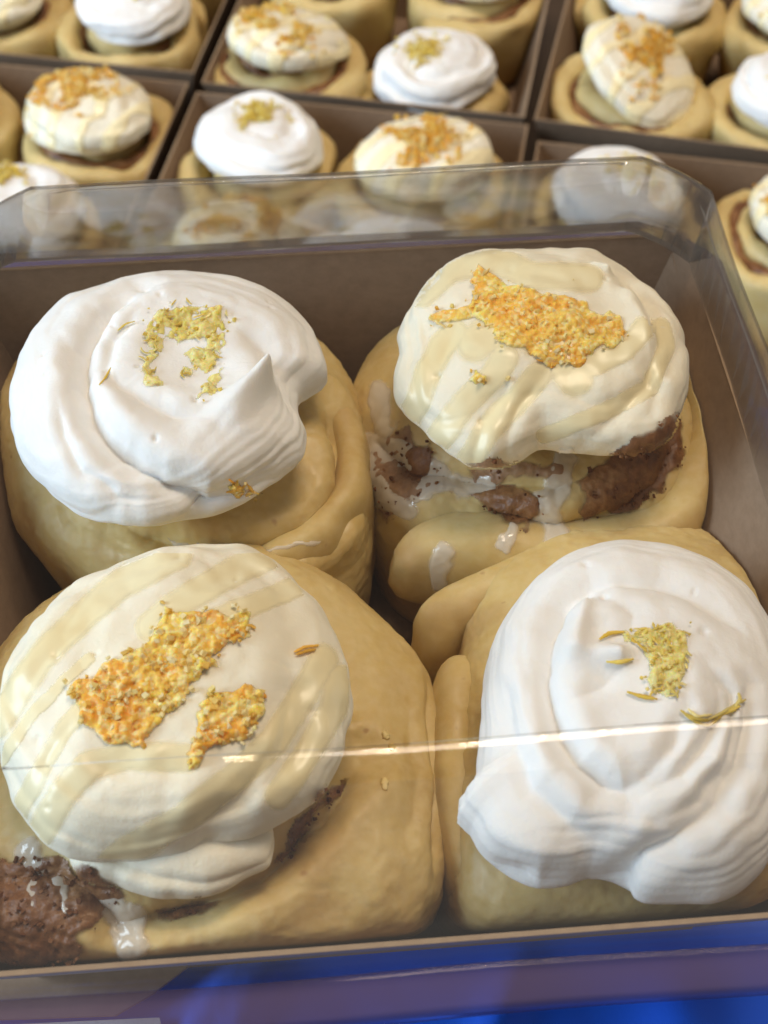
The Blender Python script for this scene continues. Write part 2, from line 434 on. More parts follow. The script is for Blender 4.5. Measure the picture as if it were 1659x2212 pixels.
    return P, th, q
def closed_grid(P):
    nr, na, _ = P.shape
    F = [tuple(f) for f in grid_faces(nr, na)]
    F.append(tuple(range(na)))            # top pole
    F.append(tuple((nr - 1) * na + i for i in range(na - 1, -1, -1)))
    return P.reshape(-1, 3), F

class Caster:
    """finds where sight lines or plumb lines meet built surfaces (cm)"""
    def __init__(self): self.V, self.F = [], []; self.t = None
    def add(self, V, F):
        o = sum(len(v) for v in self.V); self.V.append(np.asarray(V)); self.F += [tuple(int(i) + o for i in f) for f in F]
    def build(self): self.t = BVHTree.FromPolygons(np.concatenate(self.V).tolist(), self.F)
    def px(self, x, y):
        h = self.t.ray_cast(Vector(EYE), Vector(ray(x, y)))
        return h
    def down(self, x, y, z=60): return self.t.ray_cast(Vector((x, y, z)), Vector((0, 0, -1)))

def in_poly(x, y, P):
    P = np.asarray(P, float); ins = np.zeros(np.shape(x), bool); j = len(P) - 1
    for i in range(len(P)):
        c = ((P[i, 1] > y) != (P[j, 1] > y)) & (x < (P[j, 0] - P[i, 0]) * (y - P[i, 1]) / (P[j, 1] - P[i, 1] + 1e-12) + P[i, 0])
        ins ^= c; j = i
    return ins
def seg_dist(x, y, pts):
    d = np.full(np.shape(x), 1e9)
    pts = np.asarray(pts, float)
    for a, b in zip(pts[:-1], pts[1:]):
        v = b - a; s = np.clip(((x - a[0]) * v[0] + (y - a[1]) * v[1]) / (v @ v), 0, 1)
        d = np.minimum(d, np.hypot(x - a[0] - s * v[0], y - a[1] - s * v[1]))
    return d
def poly_mask(x, y, P, soft):
    P = list(P); d = seg_dist(x, y, P + [P[0]])
    return np.where(in_poly(x, y, P), sstep(-soft * .2, soft, d), 0)

def layer(name, cs, maskfn, box, step, thick, m, parent, origin, seed=0, sink=.03, rough=.3, alpha=False, nz=.02, zcol=None, stuff=False):
    """a thin coat of icing, glaze or zest lying on the surfaces below; its edge sinks into them"""
    x0, y0, x1, y1 = box
    xs = np.arange(x0, x1, step); ys = np.arange(y0, y1, step)
    X, Y = np.meshgrid(xs, ys); M = maskfn(X, Y)
    wz = 1. if m is M_SYRUP else (.2 if m is M_DRIZ else .8)
    Xw = X + wz * 14 * noise(X / 38, Y / 38, 1.3, seed) + wz * 6 * noise(X / 13, Y / 13, 2.3, seed)
    Yw = Y + wz * 14 * noise(X / 38, Y / 38, 5.3, seed) + wz * 6 * noise(X / 13, Y / 13, 6.3, seed)
    M = maskfn(Xw, Yw)
    idx = -np.ones(X.shape, int); V, A, dep = [], [], []
    D = np.full(X.shape, np.nan)
    for i, j in np.argwhere(M > .001):
        h = cs.px(X[i, j], Y[i, j])
        if h[0] is None: continue
        n = np.array(h[1]); p = np.array(h[0])
        if n @ ray(X[i, j], Y[i, j]) > 0: n = -n
        mm = M[i, j]
        off = .004 - sink + (thick + sink) * mm + nz * mm * (.4 * noise(p[0] * 4, p[1] * 4, p[2] * 4, seed) + .8 * noise(p[0] * 11, p[1] * 11, p[2] * 11, seed + 1))
        idx[i, j] = len(V); V.append(p + n * off); A.append(mm); D[i, j] = h[3]
    F = []
    for i in range(X.shape[0] - 1):
        for j in range(X.shape[1] - 1):
            f = (idx[i, j], idx[i, j + 1], idx[i + 1, j + 1], idx[i + 1, j])
            if min(f) < 0: continue
            dd = D[i:i + 2, j:j + 2]
            if dd.max() - dd.min() > .45: continue
            F.append(f[::-1])
    if not F: return None
    V = np.array(V); A = np.array(A)
    # light smoothing so the coat flows over creases
    nb = np.zeros_like(V); ct = np.zeros(len(V))
    Fa = np.array(F)
    for a, b in ((0, 1), (1, 2), (2, 3), (3, 0)):
        np.add.at(nb, Fa[:, a], V[Fa[:, b]]); np.add.at(ct, Fa[:, a], 1)
    ok = ct > 0; V[ok] = .5 * V[ok] + .5 * nb[ok] / ct[ok][:, None]
    ex = None
    if alpha:
        al = sstep(0, 1, A) if m is M_DRIZ else sstep(0, .8, A)
        if m is M_SYRUP: al = sstep(.12, .75, A * 1.05 + .55 * fbm(V[:, 0] * 2.6, V[:, 1] * 2.6, V[:, 2] * 2.6, seed + 31, 3) * (1.25 - A))
        if m is M_FILL or m is M_STAIN: al = sstep(.1, .9, A + .6 * fbm(V[:, 0] * 2.2, V[:, 1] * 2.2, V[:, 2] * 2.2, seed + 31, 3) * (1.3 - A))
        ex = {'alpha': al * alpha}
    col = None
    if zcol is not None:
        k = .5 + .8 * fbm(V[:, 0] * 1.6, V[:, 1] * 1.6, V[:, 2] * 1.6, seed + 2, 4)
        k = np.clip(k, 0, 1)[:, None]
        col = np.concatenate([np.array(zcol[0]) * (1 - k) + np.array(zcol[1]) * k, np.ones((len(V), 1))], 1)
    ob = mesh_obj(name, V, F, m, parent, origin, col=col, extra=ex)
    if stuff: ob['kind'] = 'stuff'
    return ob

ORANGE = [(.93, .56, .06), (.94, .64, .12), (.94, .52, .05), (.95, .72, .22), (.96, .82, .42)]
LEMON = [(.90, .76, .20), (.88, .72, .16), (.92, .82, .32), (.85, .66, .10), (.94, .87, .46)]
PALE = [(.97, .88, .58), (.97, .84, .44), (.96, .78, .28), (.95, .66, .14)]
MIX = ORANGE + [(.97, .86, .52), (.97, .84, .46), (.95, .74, .16), (.96, .80, .30), (.94, .68, .10)]
def grains(name, hits, size, pal, parent, origin, seed, lift=.05, gm=None):
    """loose crumbs of zest and sugar: small cut crystals"""
    rng = np.random.RandomState(seed); V, F, C = [], [], []
    base = np.array([(-1, -1, -1), (1, -1, -1), (1, 1, -1), (-1, 1, -1), (-1, -1, 1), (1, -1, 1), (1, 1, 1), (-1, 1, 1)], float) * .5
    bf = [(3, 2, 1, 0), (4, 5, 6, 7), (0, 1, 5, 4), (1, 2, 6, 5), (2, 3, 7, 6), (3, 0, 4, 7)]
    for p, n in hits:
        s = size * rng.uniform(.5, 1.7)**1.2; q = rng.normal(size=(3, 3)); q, _ = np.linalg.qr(q)
        b = (base + rng.uniform(-.18, .18, base.shape)) * (s * np.array([1, rng.uniform(.6, 1), rng.uniform(.5, .9)]))
        o = len(V) * 8
        V.append(b @ q.T + p + n * (rng.uniform(-.2, 1) * lift))
        F += [tuple(i + o for i in f) for f in bf]
        c = np.array(pal[rng.randint(len(pal))]) * rng.uniform(.92, 1.06); C.append(np.tile([*np.clip(c, 0, .95), 1], (8, 1)))
    if not V: return None
    ob = mesh_obj(name, np.concatenate(V), F, gm or M_ZEST, parent, origin, smooth=False, col=np.concatenate(C)); ob['kind'] = 'stuff'
    return ob
def strands(name, curves, parent, origin, pal, seed):
    """curled shreds of peel, each a thin tapering strip"""
    rng = np.random.RandomState(seed); V, F, C = [], [], []; o = 0
    for pts, w in curves:
        pts = np.array(pts); n = 14
        tt = np.linspace(0, 1, len(pts)); u = np.linspace(0, 1, n)
        P = np.stack([np.interp(u, tt, pts[:, k]) for k in range(3)], 1)
        for _ in range(2): P[1:-1] = .25 * P[:-2] + .5 * P[1:-1] + .25 * P[2:]
        T = np.gradient(P, axis=0); T /= np.linalg.norm(T, axis=1, keepdims=True) + 1e-9
        side = np.cross(T, [0, 0, 1]); side /= np.linalg.norm(side, axis=1, keepdims=True) + 1e-9
        up = np.cross(side, T)
        k = 6; c = np.array(pal[rng.randint(len(pal))]) * rng.uniform(.85, 1.1)
        tw = rng.uniform(-1.2, 1.2)
        for i in range(n):
            ww = w * (.25 + .75 * math.sin(math.pi * (.08 + .84 * u[i]))) * (1 + .25 * rng.uniform(-1, 1))
            for j in range(k):
                an = 2 * math.pi * j / k + tw * u[i]
                V.append(P[i] + side[i] * math.cos(an) * ww + up[i] * math.sin(an) * ww * .45); C.append([*c, 1])
        for i in range(n - 1):
            for j in range(k):
                F.append((o + i * k + j, o + i * k + (j + 1) % k, o + (i + 1) * k + (j + 1) % k, o + (i + 1) * k + j))
        F.append(tuple(o + j for j in range(k - 1, -1, -1))); F.append(tuple(o + (n - 1) * k + j for j in range(k)))
        o += n * k
    if not V: return None
    ob = mesh_obj(name, V, F, M_ZEST, parent, origin, col=C); ob['kind'] = 'stuff'
    return ob

# ------------------------------------------------------------------ dough
def press(P, box):
    """dough pressed against the tray walls"""
    bx_, by_, rot, hx, hy, z0, H_, ins = box
    ca, sa = math.cos(rot), math.sin(rot); dx, dy = P[..., 0] - bx_, P[..., 1] - by_
    lx, ly = dx * ca + dy * sa, -dx * sa + dy * ca
    k_ = np.clip(1 - (P[..., 2] - z0) / H_, 0, 1) * ins + .16
    soft = lambda v, h: np.sign(v) * np.where(np.abs(v) > h - .5, h - .5 + .5 * np.tanh((np.abs(v) - h + .5) / .5), np.abs(v))
    lx, ly = soft(lx, hx - k_), soft(ly, hy - k_)
    P[..., 0] = bx_ + lx * ca - ly * sa; P[..., 1] = by_ + lx * sa + ly * ca
    return P
def ribbon(c, zb, ztop, R, t, turns, end, dirn, seed, seg=150, k=36, off=0., th=None, dz=0., rise=.5, taper=.22, power=.45, rough=1., r0=.35, shift=(0, 0), grow=1.6, lift=0., box=None):
    """coiled strip of dough; off moves it sideways by that share of a pitch, dz lowers its top"""
    u = np.linspace(0, 1, seg)
    ang = end - dirn * (1 - u) * turns * 2 * np.pi
    pitch = (R - t / 2 - r0) / turns
    gu = 1 - (1 - u)**grow
    rc = r0 + (R - t / 2 - r0) * gu + off * pitch * grow * np.maximum(1 - u, .3)**(grow - 1)
    th_ = np.full(seg, t if th is None else th)
    e = np.minimum(sstep(0, .10, u), np.sqrt(np.clip((1 - u) / .035, 0, 1)))
    th_ = th_ * (.25 + .75 * e)
    zt = ztop + rise * (1 - u)**1.2 + .16 * noise(ang * 1.1, rc * .5, 0, seed) + dz - .5 * (1 - e)
    phi = np.linspace(0, 2 * np.pi, k, endpoint=False)
    cx = np.sign(np.cos(phi)) * np.abs(np.cos(phi))**.7; cz = np.sign(np.sin(phi)) * np.abs(np.sin(phi))**power
    zb_ = zb + lift * sstep(1 - .25 / turns, 1, u); hh = (zt - zb_) / 2
    rr = rc[:, None] + th_[:, None] / 2 * cx[None, :]
    zz = zb_[:, None] + hh[:, None] * (1 + cz[None, :])
    rr = np.maximum(rr, .02 + 0 * rr)
    low = np.clip((zz - zb) / (ztop - zb), 0, 1.2)
    sc = 1 - taper * np.clip(1 - low, 0, 1)**1.3
    X = rr * sc * np.cos(ang)[:, None]; Y = rr * sc * np.sin(ang)[:, None]
    P = np.stack([X, Y, zz], -1)
    n = np.cross(np.gradient(P, axis=0), np.roll(P, -1, 1) - np.roll(P, 1, 1)); n /= np.maximum(np.linalg.norm(n, axis=-1, keepdims=True), 1e-9)
    n *= np.sign(np.mean(n[..., 2] * np.sin(phi)[None, :]) + 1e-9)
    d = rough * (.20 * fbm(X * .5, Y * .5, zz * .5, seed, 2) + .06 * fbm(X * 1.7, Y * 1.7, zz * 1.7, seed + 7, 3) + .012 * noise(X * 9, Y * 9, zz * 9, seed + 8))
    P = P + n * d[..., None]
    P[..., 0] += shift[0] * (low - 1) ; P[..., 1] += shift[1] * (low - 1)
    P[..., 2] = np.maximum(P[..., 2], zb)
    P[..., 0] += c[0]; P[..., 1] += c[1]
    if box is not None:
        P = press(P, box)
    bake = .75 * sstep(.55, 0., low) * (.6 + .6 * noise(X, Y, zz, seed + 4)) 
    F = [tuple(f) for f in grid_faces(seg, k)]
    F.append(tuple(range(k))); F.append(tuple((seg - 1) * k + i for i in range(k - 1, -1, -1)))
    if dirn > 0: F = [f[::-1] for f in F]
    return P.reshape(-1, 3), F, np.clip(bake, 0, 1).ravel()

def make_dough(root, cs, org, c, zb, ztop, R, t, turns, end, dirn, seed, seg=150, k=36, fill_t=.5, fill_dz=-.35, **kw):
    V, F, bk = ribbon(c, zb, ztop, R, t, turns, end, dirn, seed, seg, k, **kw)
    d = mesh_obj('dough', V, F, M_DOUGH, root, org, extra={'bake': bk}); cs.add(V, F)
    V, F, bk = ribbon(c, zb + .1, ztop, R, t, turns - .02, end - dirn * .12, dirn, seed + 50, seg, k, off=-.5, th=fill_t, dz=fill_dz, **{**kw, 'rough': 1.6})
    mesh_obj('cinnamon_filling', V, F, M_CIN, root, org); cs.add(V, F)
    return d

def bun(root, cs, org, c_px, pts, zmid, ztop, zb, creases, seed, box, shift=(0, 0), na=420, lump=.16):
    c = at(*c_px, zmid)[:2]; R = outline_fn(np.array([at(x, y, zmid)[:2] for x, y in pts]), c)
    th = np.linspace(0, 2 * np.pi, na, endpoint=False)[None, :]
    a = np.linspace(.02, np.pi / 2, 100)[:, None]
    Rt = R(th)
    r1 = Rt * np.sin(a)**.62; z1 = zmid + (ztop - zmid) * np.cos(a)**.8 + 0 * th
    v = np.linspace(0, 1, 60)[1:, None]
    r2 = Rt * (1 - .20 * v**1.6); z2 = zmid + (zb - zmid) * v + 0 * th
    v3 = np.linspace(0, 1, 6)[1:, None]; r3 = Rt * .80 * (1 - .9 * v3); z3 = zb + 0 * r3
    r = np.concatenate([r1, r2, r3]); z = np.concatenate([z1, z2, z3]); X = r * np.cos(th); Y = r * np.sin(th)
    P = np.stack([X, Y, z], -1); Nn = grid_normals(P)
    d = lump * fbm(X * .42, Y * .42, z * .42, seed, 2) + .028 * fbm(X * 1.5, Y * 1.5, z * 1.5, seed + 7, 3) + .012 * noise(X * 8, Y * 8, z * 8, seed + 8)
    P0 = P + Nn * d[..., None] + np.array([c[0], c[1], 0]); V0, F0 = closed_grid(P0)
    pre = Caster(); pre.add(V0, F0); pre.build()
    for kp, zc, dep, w in creases:
        kp = [pre.px(x, y)[0] for x, y in np.array([((1 - t) * np.array(a_) + t * np.array(b_)) for a_, b_ in zip(kp[:-1], kp[1:]) for t in (0, .34, .67)] + [kp[-1]])]
        kp = [np.array(p) for p in kp if p is not None]
        dd = np.full(X.shape, 1e9)
        xx, yy, zz = [P0[..., q] + .09 * noise(X * 1.6, Y * 1.6, z * 1.6 + o_, seed) for q, o_ in ((0, 1), (1, 5), (2, 9))]
        for p, q in zip(kp[:-1], kp[1:]):
            e = q - p
            if np.linalg.norm(e) > 2: continue
            t = np.clip(((xx - p[0]) * e[0] + (yy - p[1]) * e[1] + (zz - p[2]) * e[2]) / (e @ e + 1e-9), 0, 1)
            dd = np.minimum(dd, np.sqrt((xx - p[0] - t * e[0])**2 + (yy - p[1] - t * e[1])**2 + (zz - p[2] - t * e[2])**2))
        e0 = np.minimum(*[np.sqrt((xx - p[0])**2 + (yy - p[1])**2 + (zz - p[2])**2) for p in (kp[0], kp[-1])])
        d = d - dep * (.3 + .7 * sstep(0, .8, e0)) * (np.exp(-np.sqrt(dd * dd + .001) / w) - .22 * np.exp(-((dd - 2.6 * w) / (1.6 * w))**2))
    d = d * np.clip((z - zb) / .6, 0, 1)
    P = P + Nn * d[..., None]
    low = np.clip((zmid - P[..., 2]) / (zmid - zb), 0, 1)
    P[..., 0] -= shift[0] * low; P[..., 1] -= shift[1] * low
    P[..., 0] += c[0]; P[..., 1] += c[1]
    P = press(P, box); P[..., 2] = np.maximum(P[..., 2], zb)
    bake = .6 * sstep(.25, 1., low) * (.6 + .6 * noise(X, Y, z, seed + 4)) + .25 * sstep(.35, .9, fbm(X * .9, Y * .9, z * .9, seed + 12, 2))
    V, F = closed_grid(P)
    mesh_obj('dough', V, F, M_DOUGH, root, org, extra={'bake': np.clip(bake, 0, 1).ravel()}); cs.add(V, F)
def strip(root, cs, org, path, z, hw, ztop, zbot, seed, box=None, n=90, k=32):
    """an outer flap of dough: a thick band standing on edge along a line"""
    W = np.array([at(x, y, z)[:2] for x, y in path]); u0 = np.concatenate([[0], np.cumsum(np.linalg.norm(np.diff(W, axis=0), axis=1))]); u0 /= u0[-1]
    u = np.linspace(0, 1, n); C = np.stack([np.interp(u, u0, W[:, i]) for i in (0, 1)], 1)
    for _ in range(14): C[1:-1] = .25 * C[:-2] + .5 * C[1:-1] + .25 * C[2:]
    T = np.gradient(C, axis=0); T /= np.linalg.norm(T, axis=1, keepdims=True); S_ = np.stack([-T[:, 1], T[:, 0]], 1)
    e = np.sqrt(np.clip(np.minimum(u / .14, (1 - u) / .14), 0, 1) * (2 - np.clip(np.minimum(u / .14, (1 - u) / .14), 0, 1)))
    zt = np.interp(u, np.linspace(0, 1, len(ztop)), ztop); zb = np.interp(u, np.linspace(0, 1, len(zbot)), zbot); zm = (zt + zb) / 2
    ph = np.linspace(0, 2 * np.pi, k, endpoint=False); cx = np.sign(np.cos(ph)) * np.abs(np.cos(ph))**.8; cz = np.sign(np.sin(ph)) * np.abs(np.sin(ph))**.6
    h_ = (zt - zb) / 2 * (.25 + .75 * e); w_ = hw * (.06 + .94 * e)
    P = np.zeros((n, k, 3)); P[..., :2] = C[:, None] + S_[:, None] * (w_[:, None] * cx)[..., None]; P[..., 2] = zm[:, None] + h_[:, None] * cz
    nn = grid_normals(P); 
    if (nn[..., 2] * np.sin(ph)).mean() < 0: nn = -nn
    X, Y, Z_ = P[..., 0], P[..., 1], P[..., 2]
    P = P + nn * (.10 * fbm(X * .7, Y * .7, Z_ * .7, seed, 2) + .02 * fbm(X * 2.2, Y * 2.2, Z_ * 2.2, seed + 3, 2))[..., None]
    P = press(P, box or FBOX); P[..., 2] = np.maximum(P[..., 2], ZB)
    V, F = closed_grid(P)
    if (np.cross(P[1, 0] - P[0, 0], P[0, 1] - P[0, 0]) @ nn[0, 0]) < 0: F = [f[::-1] for f in F]
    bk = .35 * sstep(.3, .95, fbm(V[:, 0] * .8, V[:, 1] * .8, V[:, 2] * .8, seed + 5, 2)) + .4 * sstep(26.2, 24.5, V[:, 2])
    mesh_obj('dough_flap', V, F, M_DOUGH, root, org, extra={'bake': np.clip(bk, 0, 1)}); cs.add(V, F)
def filling(root, cs, org, polys, seed, m=None, thick=.07, alpha=.96, name='cinnamon_filling', soft=26):
    # each smear of filling is a part of its own
    for i, p in enumerate(polys):
        q = np.array(p); b = (q[:, 0].min() - 20, q[:, 1].min() - 20, q[:, 0].max() + 20, q[:, 1].max() + 20)
        layer(name, cs, lambda X, Y, p=p: poly_mask(X, Y, p, soft), b, 4, thick, m or M_FILL, root, org, seed + i, sink=.0, nz=.05, alpha=alpha)
        r_ = np.random.RandomState(seed + i); hits = []; n_ = int((b[2] - b[0]) * (b[3] - b[1]) / (160 if m is None else 400))
        for x, y in zip(r_.uniform(b[0], b[2], n_), r_.uniform(b[1], b[3], n_)):
            mk = float(poly_mask(np.array([x]), np.array([y]), p, 18)[0]) * (.5 + noise(x / 25, y / 25, 0, seed))
            if r_.uniform() > mk: continue
            h = cs.px(x, y)
            if h[0] is not None: hits.append((np.array(h[0]) + thick * .8 * np.array(h[1]), np.array(h[1])))
        grains('cinnamon_crumbs', hits, .05, [(.11, .04, .014), (.17, .068, .025), (.22, .10, .042), (.14, .05, .018)], root, org, seed + i, .04, M_CRUMB)
# ------------------------------------------------------------------ the four rolls in the near tray
ZB = RIM - TRAY_H + .1
FBOX = (BCX, BCY, PHI, HB, HB, RIM - TRAY_H, TRAY_H, 2.25)
def px_outline(pts, c_px, z, squash=.92):
    pts = np.array(pts, float); cx, cy = c_px
    pts[:, 1] = np.where(pts[:, 1] < cy, cy + (pts[:, 1] - cy) * squash, pts[:, 1])
    W = np.array([at(x, y, z)[:2] for x, y in pts]); c = at(cx, cy, z)[:2]
    return c, outline_fn(W, c)
def zA(p): return [(x * .5, 548.5 + y * .5) for x, y in p]
def zB(p): return [(768 + x * .537, 494 + y * .537) for x, y in p]
def zC(p): return [(x * .5786, 1152 + y * .5786) for x, y in p]
def zD(p): return [(877.7 + x * .4709, 1152 + y * .4709) for x, y in p]
def loc_px(c, px, py, z): return at(px, py, z)[:2] - c
def crs(c, z, items): return [(np.array([loc_px(c, x, y, z) for x, y in pts]), d, w) for pts, d, w in items]

def zest_pile(parent, org, cs, polys, n, pal, seed, size=.075, base=True, thick=.07, zcol=None, al0=.93):
    rng = np.random.RandomState(seed)
    allp = np.array(sum([list(p) for p in polys], [])); x0, y0 = allp.min(0); x1, y1 = allp.max(0)
    mf = lambda X, Y: np.max([poly_mask(X, Y, p, 13) for p in polys], 0)
    if base:
        layer('zest_syrup', cs, mf, (x0 - 14, y0 - 14, x1 + 14, y1 + 14), 3.4, thick, M_SYRUP, parent, org, seed, sink=.01, nz=.09, alpha=al0, zcol=zcol or (pal[1], pal[0]))
    hits = []
    while len(hits) < n:
        x, y = rng.uniform(x0, x1), rng.uniform(y0, y1)
        m = float(mf(np.array([x]), np.array([y]))[0])
        if rng.uniform() > m + .05 or m == 0 and rng.uniform() > .03: continue
        if noise(x / 30, y / 30, 3, seed) < -.35: continue
        x, y = x + rng.normal() * 9, y + rng.normal() * 9
        h = cs.px(x, y)
        if h[0] is None: continue
        nn = np.array(h[1]); nn = nn if nn @ ray(x, y) < 0 else -nn
        hits.append((np.array(h[0]) + nn * thick * (.6 if m > .3 else .1), nn))
    return grains('zest', hits, size, pal, parent, org, seed, lift=.09)
def px_strands(parent, org, cs, lines, w, pal, seed, lift=.06):
    out = []
    for ln in lines:
        pts = []
        for x, y in ln:
            h = cs.px(x, y)
            if h[0] is None: continue
            pts.append(np.array(h[0]) + np.array([0, 0, lift]))
        if len(pts) >= 2: out.append((pts, w))
    return strands('zest_shred', out, parent, org, pal, seed)
def random_shreds(polys, n, rng, L=(18, 45)):
    allp = np.array(sum([list(p) for p in polys], [])); x0, y0 = allp.min(0); x1, y1 = allp.max(0); out = []
    while len(out) < n:
        x, y = rng.uniform(x0, x1), rng.uniform(y0, y1)
        if not any(in_poly(np.array([x]), np.array([y]), p)[0] for p in polys): continue
        a = rng.uniform(0, 6.28); l = rng.uniform(*L); b = rng.uniform(-1.2, 1.2)
        out.append([(x + math.cos(a + b * s) * l * s, y + math.sin(a + b * s) * l * s * .8) for s in np.linspace(-.5, .5, 5)])
    return out

# --- A: white swirl, far left
org = (*at(405, 1000, 28)[:2], ZB)
A = empty('cinnamon_roll', org, 'white swirled roll with a curled peak, far left in the lidded tray', 'cinnamon roll', 'rolls in the lidded tray')
cs = Caster()
bun(A, cs, org, (405, 1010), [(5, 950), (20, 1080), (80, 1210), (210, 1300), (400, 1345), (560, 1330), (700, 1280), (785, 1200), (806, 1080), (790, 960), (750, 860), (650, 760), (500, 700), (350, 690), (180, 720), (60, 820)], 27.0, 29.0, ZB,
    [([(250, 1120), (350, 1165), (450, 1190), (600, 1185), (700, 1150), (750, 1060), (745, 960), (700, 870)], 28.2, .5, .22), ([(60, 1020), (160, 1130), (300, 1200), (420, 1230)], 27.6, .10, .35)], 11, FBOX, (-.6, .6))
strip(A, cs, org, [(440, 1235), (560, 1240), (680, 1200), (755, 1110), (765, 1000), (730, 900)], 27.4, .5, [27.9, 28.3, 28.4, 28.4, 28.4], [24.4, 24.2], 12)
cpx = (365, 868)
c, R = px_outline([(25, 880), (45, 800), (90, 715), (150, 655), (230, 620), (330, 602), (430, 597), (520, 608), (600, 640), (655, 690), (690, 760), (703, 825), (664, 842), (646, 870), (668, 930), (660, 975), (620, 1020), (560, 1065), (480, 1100), (380, 1125), (270, 1130), (190, 1112), (110, 1070), (60, 1020), (35, 950)], cpx, 29.7, .9)
tip0, tip1 = loc_px(c, 455, 905, 31.1), loc_px(c, 565, 800, 31.3)
P, _, _ = topping_grid(c, 29.75, R, 1.45, .75, 1.9, .06, 1, 3, 150, 380, phase=.55, pits=14, warp=.25, lump=.05, cgain=1.8, streak=.03, ridges=[(tip0, tip1, .40, .2, .10, .78, (.2, .15))],
    wells=[(loc_px(c, 395, 770, 31), 1.25, .38)], creases=crs(c, 30.9, [
        (zA([(600, 140), (450, 250), (360, 400), (335, 560), (385, 720), (500, 850), (680, 930), (900, 955), (1100, 910), (1230, 800)]), .36, .24),
        (zA([(620, 250), (490, 370), (450, 480), (510, 580), (620, 650), (760, 700), (900, 720)]), .20, .26),
        (zA([(240, 620), (260, 760), (340, 880), (480, 960), (700, 1000)]), .10, .12),
        (zA([(170, 1000), (350, 1075), (600, 1075), (850, 1035), (1050, 960)]), .16, .11),
        (zA([(1010, 300), (1150, 380), (1260, 520), (1290, 650)]), .2, .3)]))
V, F = closed_grid(P); frA = mesh_obj('frosting', V, F, M_WHITE, A, org); cs.add(V, F); cs.build()
LZ = [zA([(660, 240), (740, 200), (830, 215), (985, 225), (995, 330), (950, 430), (900, 430), (860, 370), (770, 380), (720, 350), (690, 400), (660, 480), (640, 420)]), zA([(880, 540), (960, 470), (990, 440), (980, 500), (930, 620), (850, 625), (860, 580)]), zA([(800, 420), (900, 400), (960, 440), (900, 520), (820, 500)]),
      zA([(600, 500), (650, 490), (710, 560), (700, 590), (640, 580)]), zA([(640, 260), (700, 250), (690, 380), (660, 460), (650, 530), (605, 520), (610, 420)]), zA([(770, 470), (830, 480), (830, 530), (780, 540)])]
zest_pile(frA, org, cs, LZ, 60, LEMON, 21, .045, thick=.03, zcol=((.90, .80, .30), (.80, .66, .10)), al0=.8)
rng = np.random.RandomState(4)
px_strands(frA, org, cs, random_shreds(LZ, 40, rng, (12, 30)) + [zA([(510, 340), (545, 310), (585, 300)]), zA([(430, 575), (460, 540), (480, 500)])], .026, LEMON, 5)
OB = [zA([(970, 970), (1030, 950), (1085, 1020), (1080, 1045), (1040, 1060), (985, 1020)]), zA([(1085, 1030), (1170, 1015), (1160, 1050), (1050, 1075)])]
zest_pile(frA, org, cs, OB, 12, PALE, 22, .05, thick=.05, zcol=((.93, .68, .14), (.90, .45, .03)))
px_strands(frA, org, cs, random_shreds(OB, 5, rng), .05, ORANGE, 6)

layer('glaze', cs, lambda X, Y: poly_mask(X, Y, [(320, 1150), (420, 1168), (480, 1192), (600, 1180), (700, 1165), (680, 1190), (560, 1200), (450, 1210), (400, 1185)], 12), (300, 1130, 720, 1230), 4, .05, M_GLAZE, A, org, 36, alpha=.6)

# --- B: cream swirl with orange zest, far right
org = (*at(1175, 1060, 28)[:2], ZB)
B = empty('cinnamon_roll', org, 'roll with glazed brown coils showing under a cream swirl, far right in the lidded tray', 'cinnamon roll', 'rolls in the lidded tray')
cs = Caster()
bun(B, cs, org, (1180, 1000), [(762, 900), (780, 820), (850, 740), (1000, 690), (1200, 670), (1400, 700), (1500, 770), (1520, 900), (1510, 1020), (1470, 1120), (1380, 1180), (1250, 1210), (1100, 1215), (980, 1190), (890, 1170), (835, 1130), (800, 1080), (772, 1000)], 27.0, 28.8, ZB,
    [([(1000, 1080), (1100, 1120), (1200, 1140), (1330, 1110), (1430, 1040), (1470, 930)], 27.9, .3, .3), ([(800, 940), (880, 1010), (1000, 1040), (1200, 1050), (1260, 1030)], 28.3, .3, .22)], 25, FBOX, (.6, .6))
strip(B, cs, org, [(845, 1215), (930, 1185), (1050, 1195), (1200, 1210), (1350, 1190), (1480, 1120), (1550, 990), (1560, 850), (1510, 760)], 27.2, .86, [27.9, 28.2, 28.0, 28.1, 28.4, 28.5, 28.5], [25.6, 25.2, 24.4, 24.2, 24.2, 24.2], 26)
cpx = (1165, 775)
c, R = px_outline([(857, 790), (862, 720), (890, 660), (935, 605), (990, 570), (1060, 550), (1140, 545), (1230, 558), (1320, 590), (1400, 640), (1450, 690), (1472, 750), (1480, 830), (1465, 900), (1420, 950), (1330, 975), (1250, 978), (1160, 968), (1100, 1000), (1030, 1005), (965, 980), (920, 945), (880, 890)], cpx, 29.9, .9)
P, _, _ = topping_grid(c, 30.0, R, 1.35, .85, 1.5, .08, 1, 8, 140, 360, phase=.35, pits=10, warp=.3, lump=.1, streak=.035, creases=crs(c, 30.9, [
        (zB([(1000, 160), (1180, 290), (1230, 450), (1190, 620), (1050, 730), (850, 800)]), .22, .2), (zB([(1310, 400), (1270, 560), (1200, 700)]), .15, .15),
        (zB([(420, 880), (620, 880), (760, 845), (950, 835), (1150, 780)]), .2, .16), (zB([(420, 400), (340, 540), (270, 690)]), .1, .16),
        (zB([(620, 620), (500, 780), (420, 900)]), .14, .16), (zB([(770, 590), (640, 750), (560, 900)]), .14, .16)]),
    ridges=[(loc_px(c, 1360, 640, 31), loc_px(c, 1440, 800, 31), .2, .25, .12, .14, (0, 0)), (loc_px(c, 1285, 585, 31), loc_px(c, 1310, 595, 31), .12, .1, .16, .22, (0, 0))])
V, F = closed_grid(P); frB = mesh_obj('frosting', V, F, M_CREAM, B, org); cs.add(V, F); cs.build()
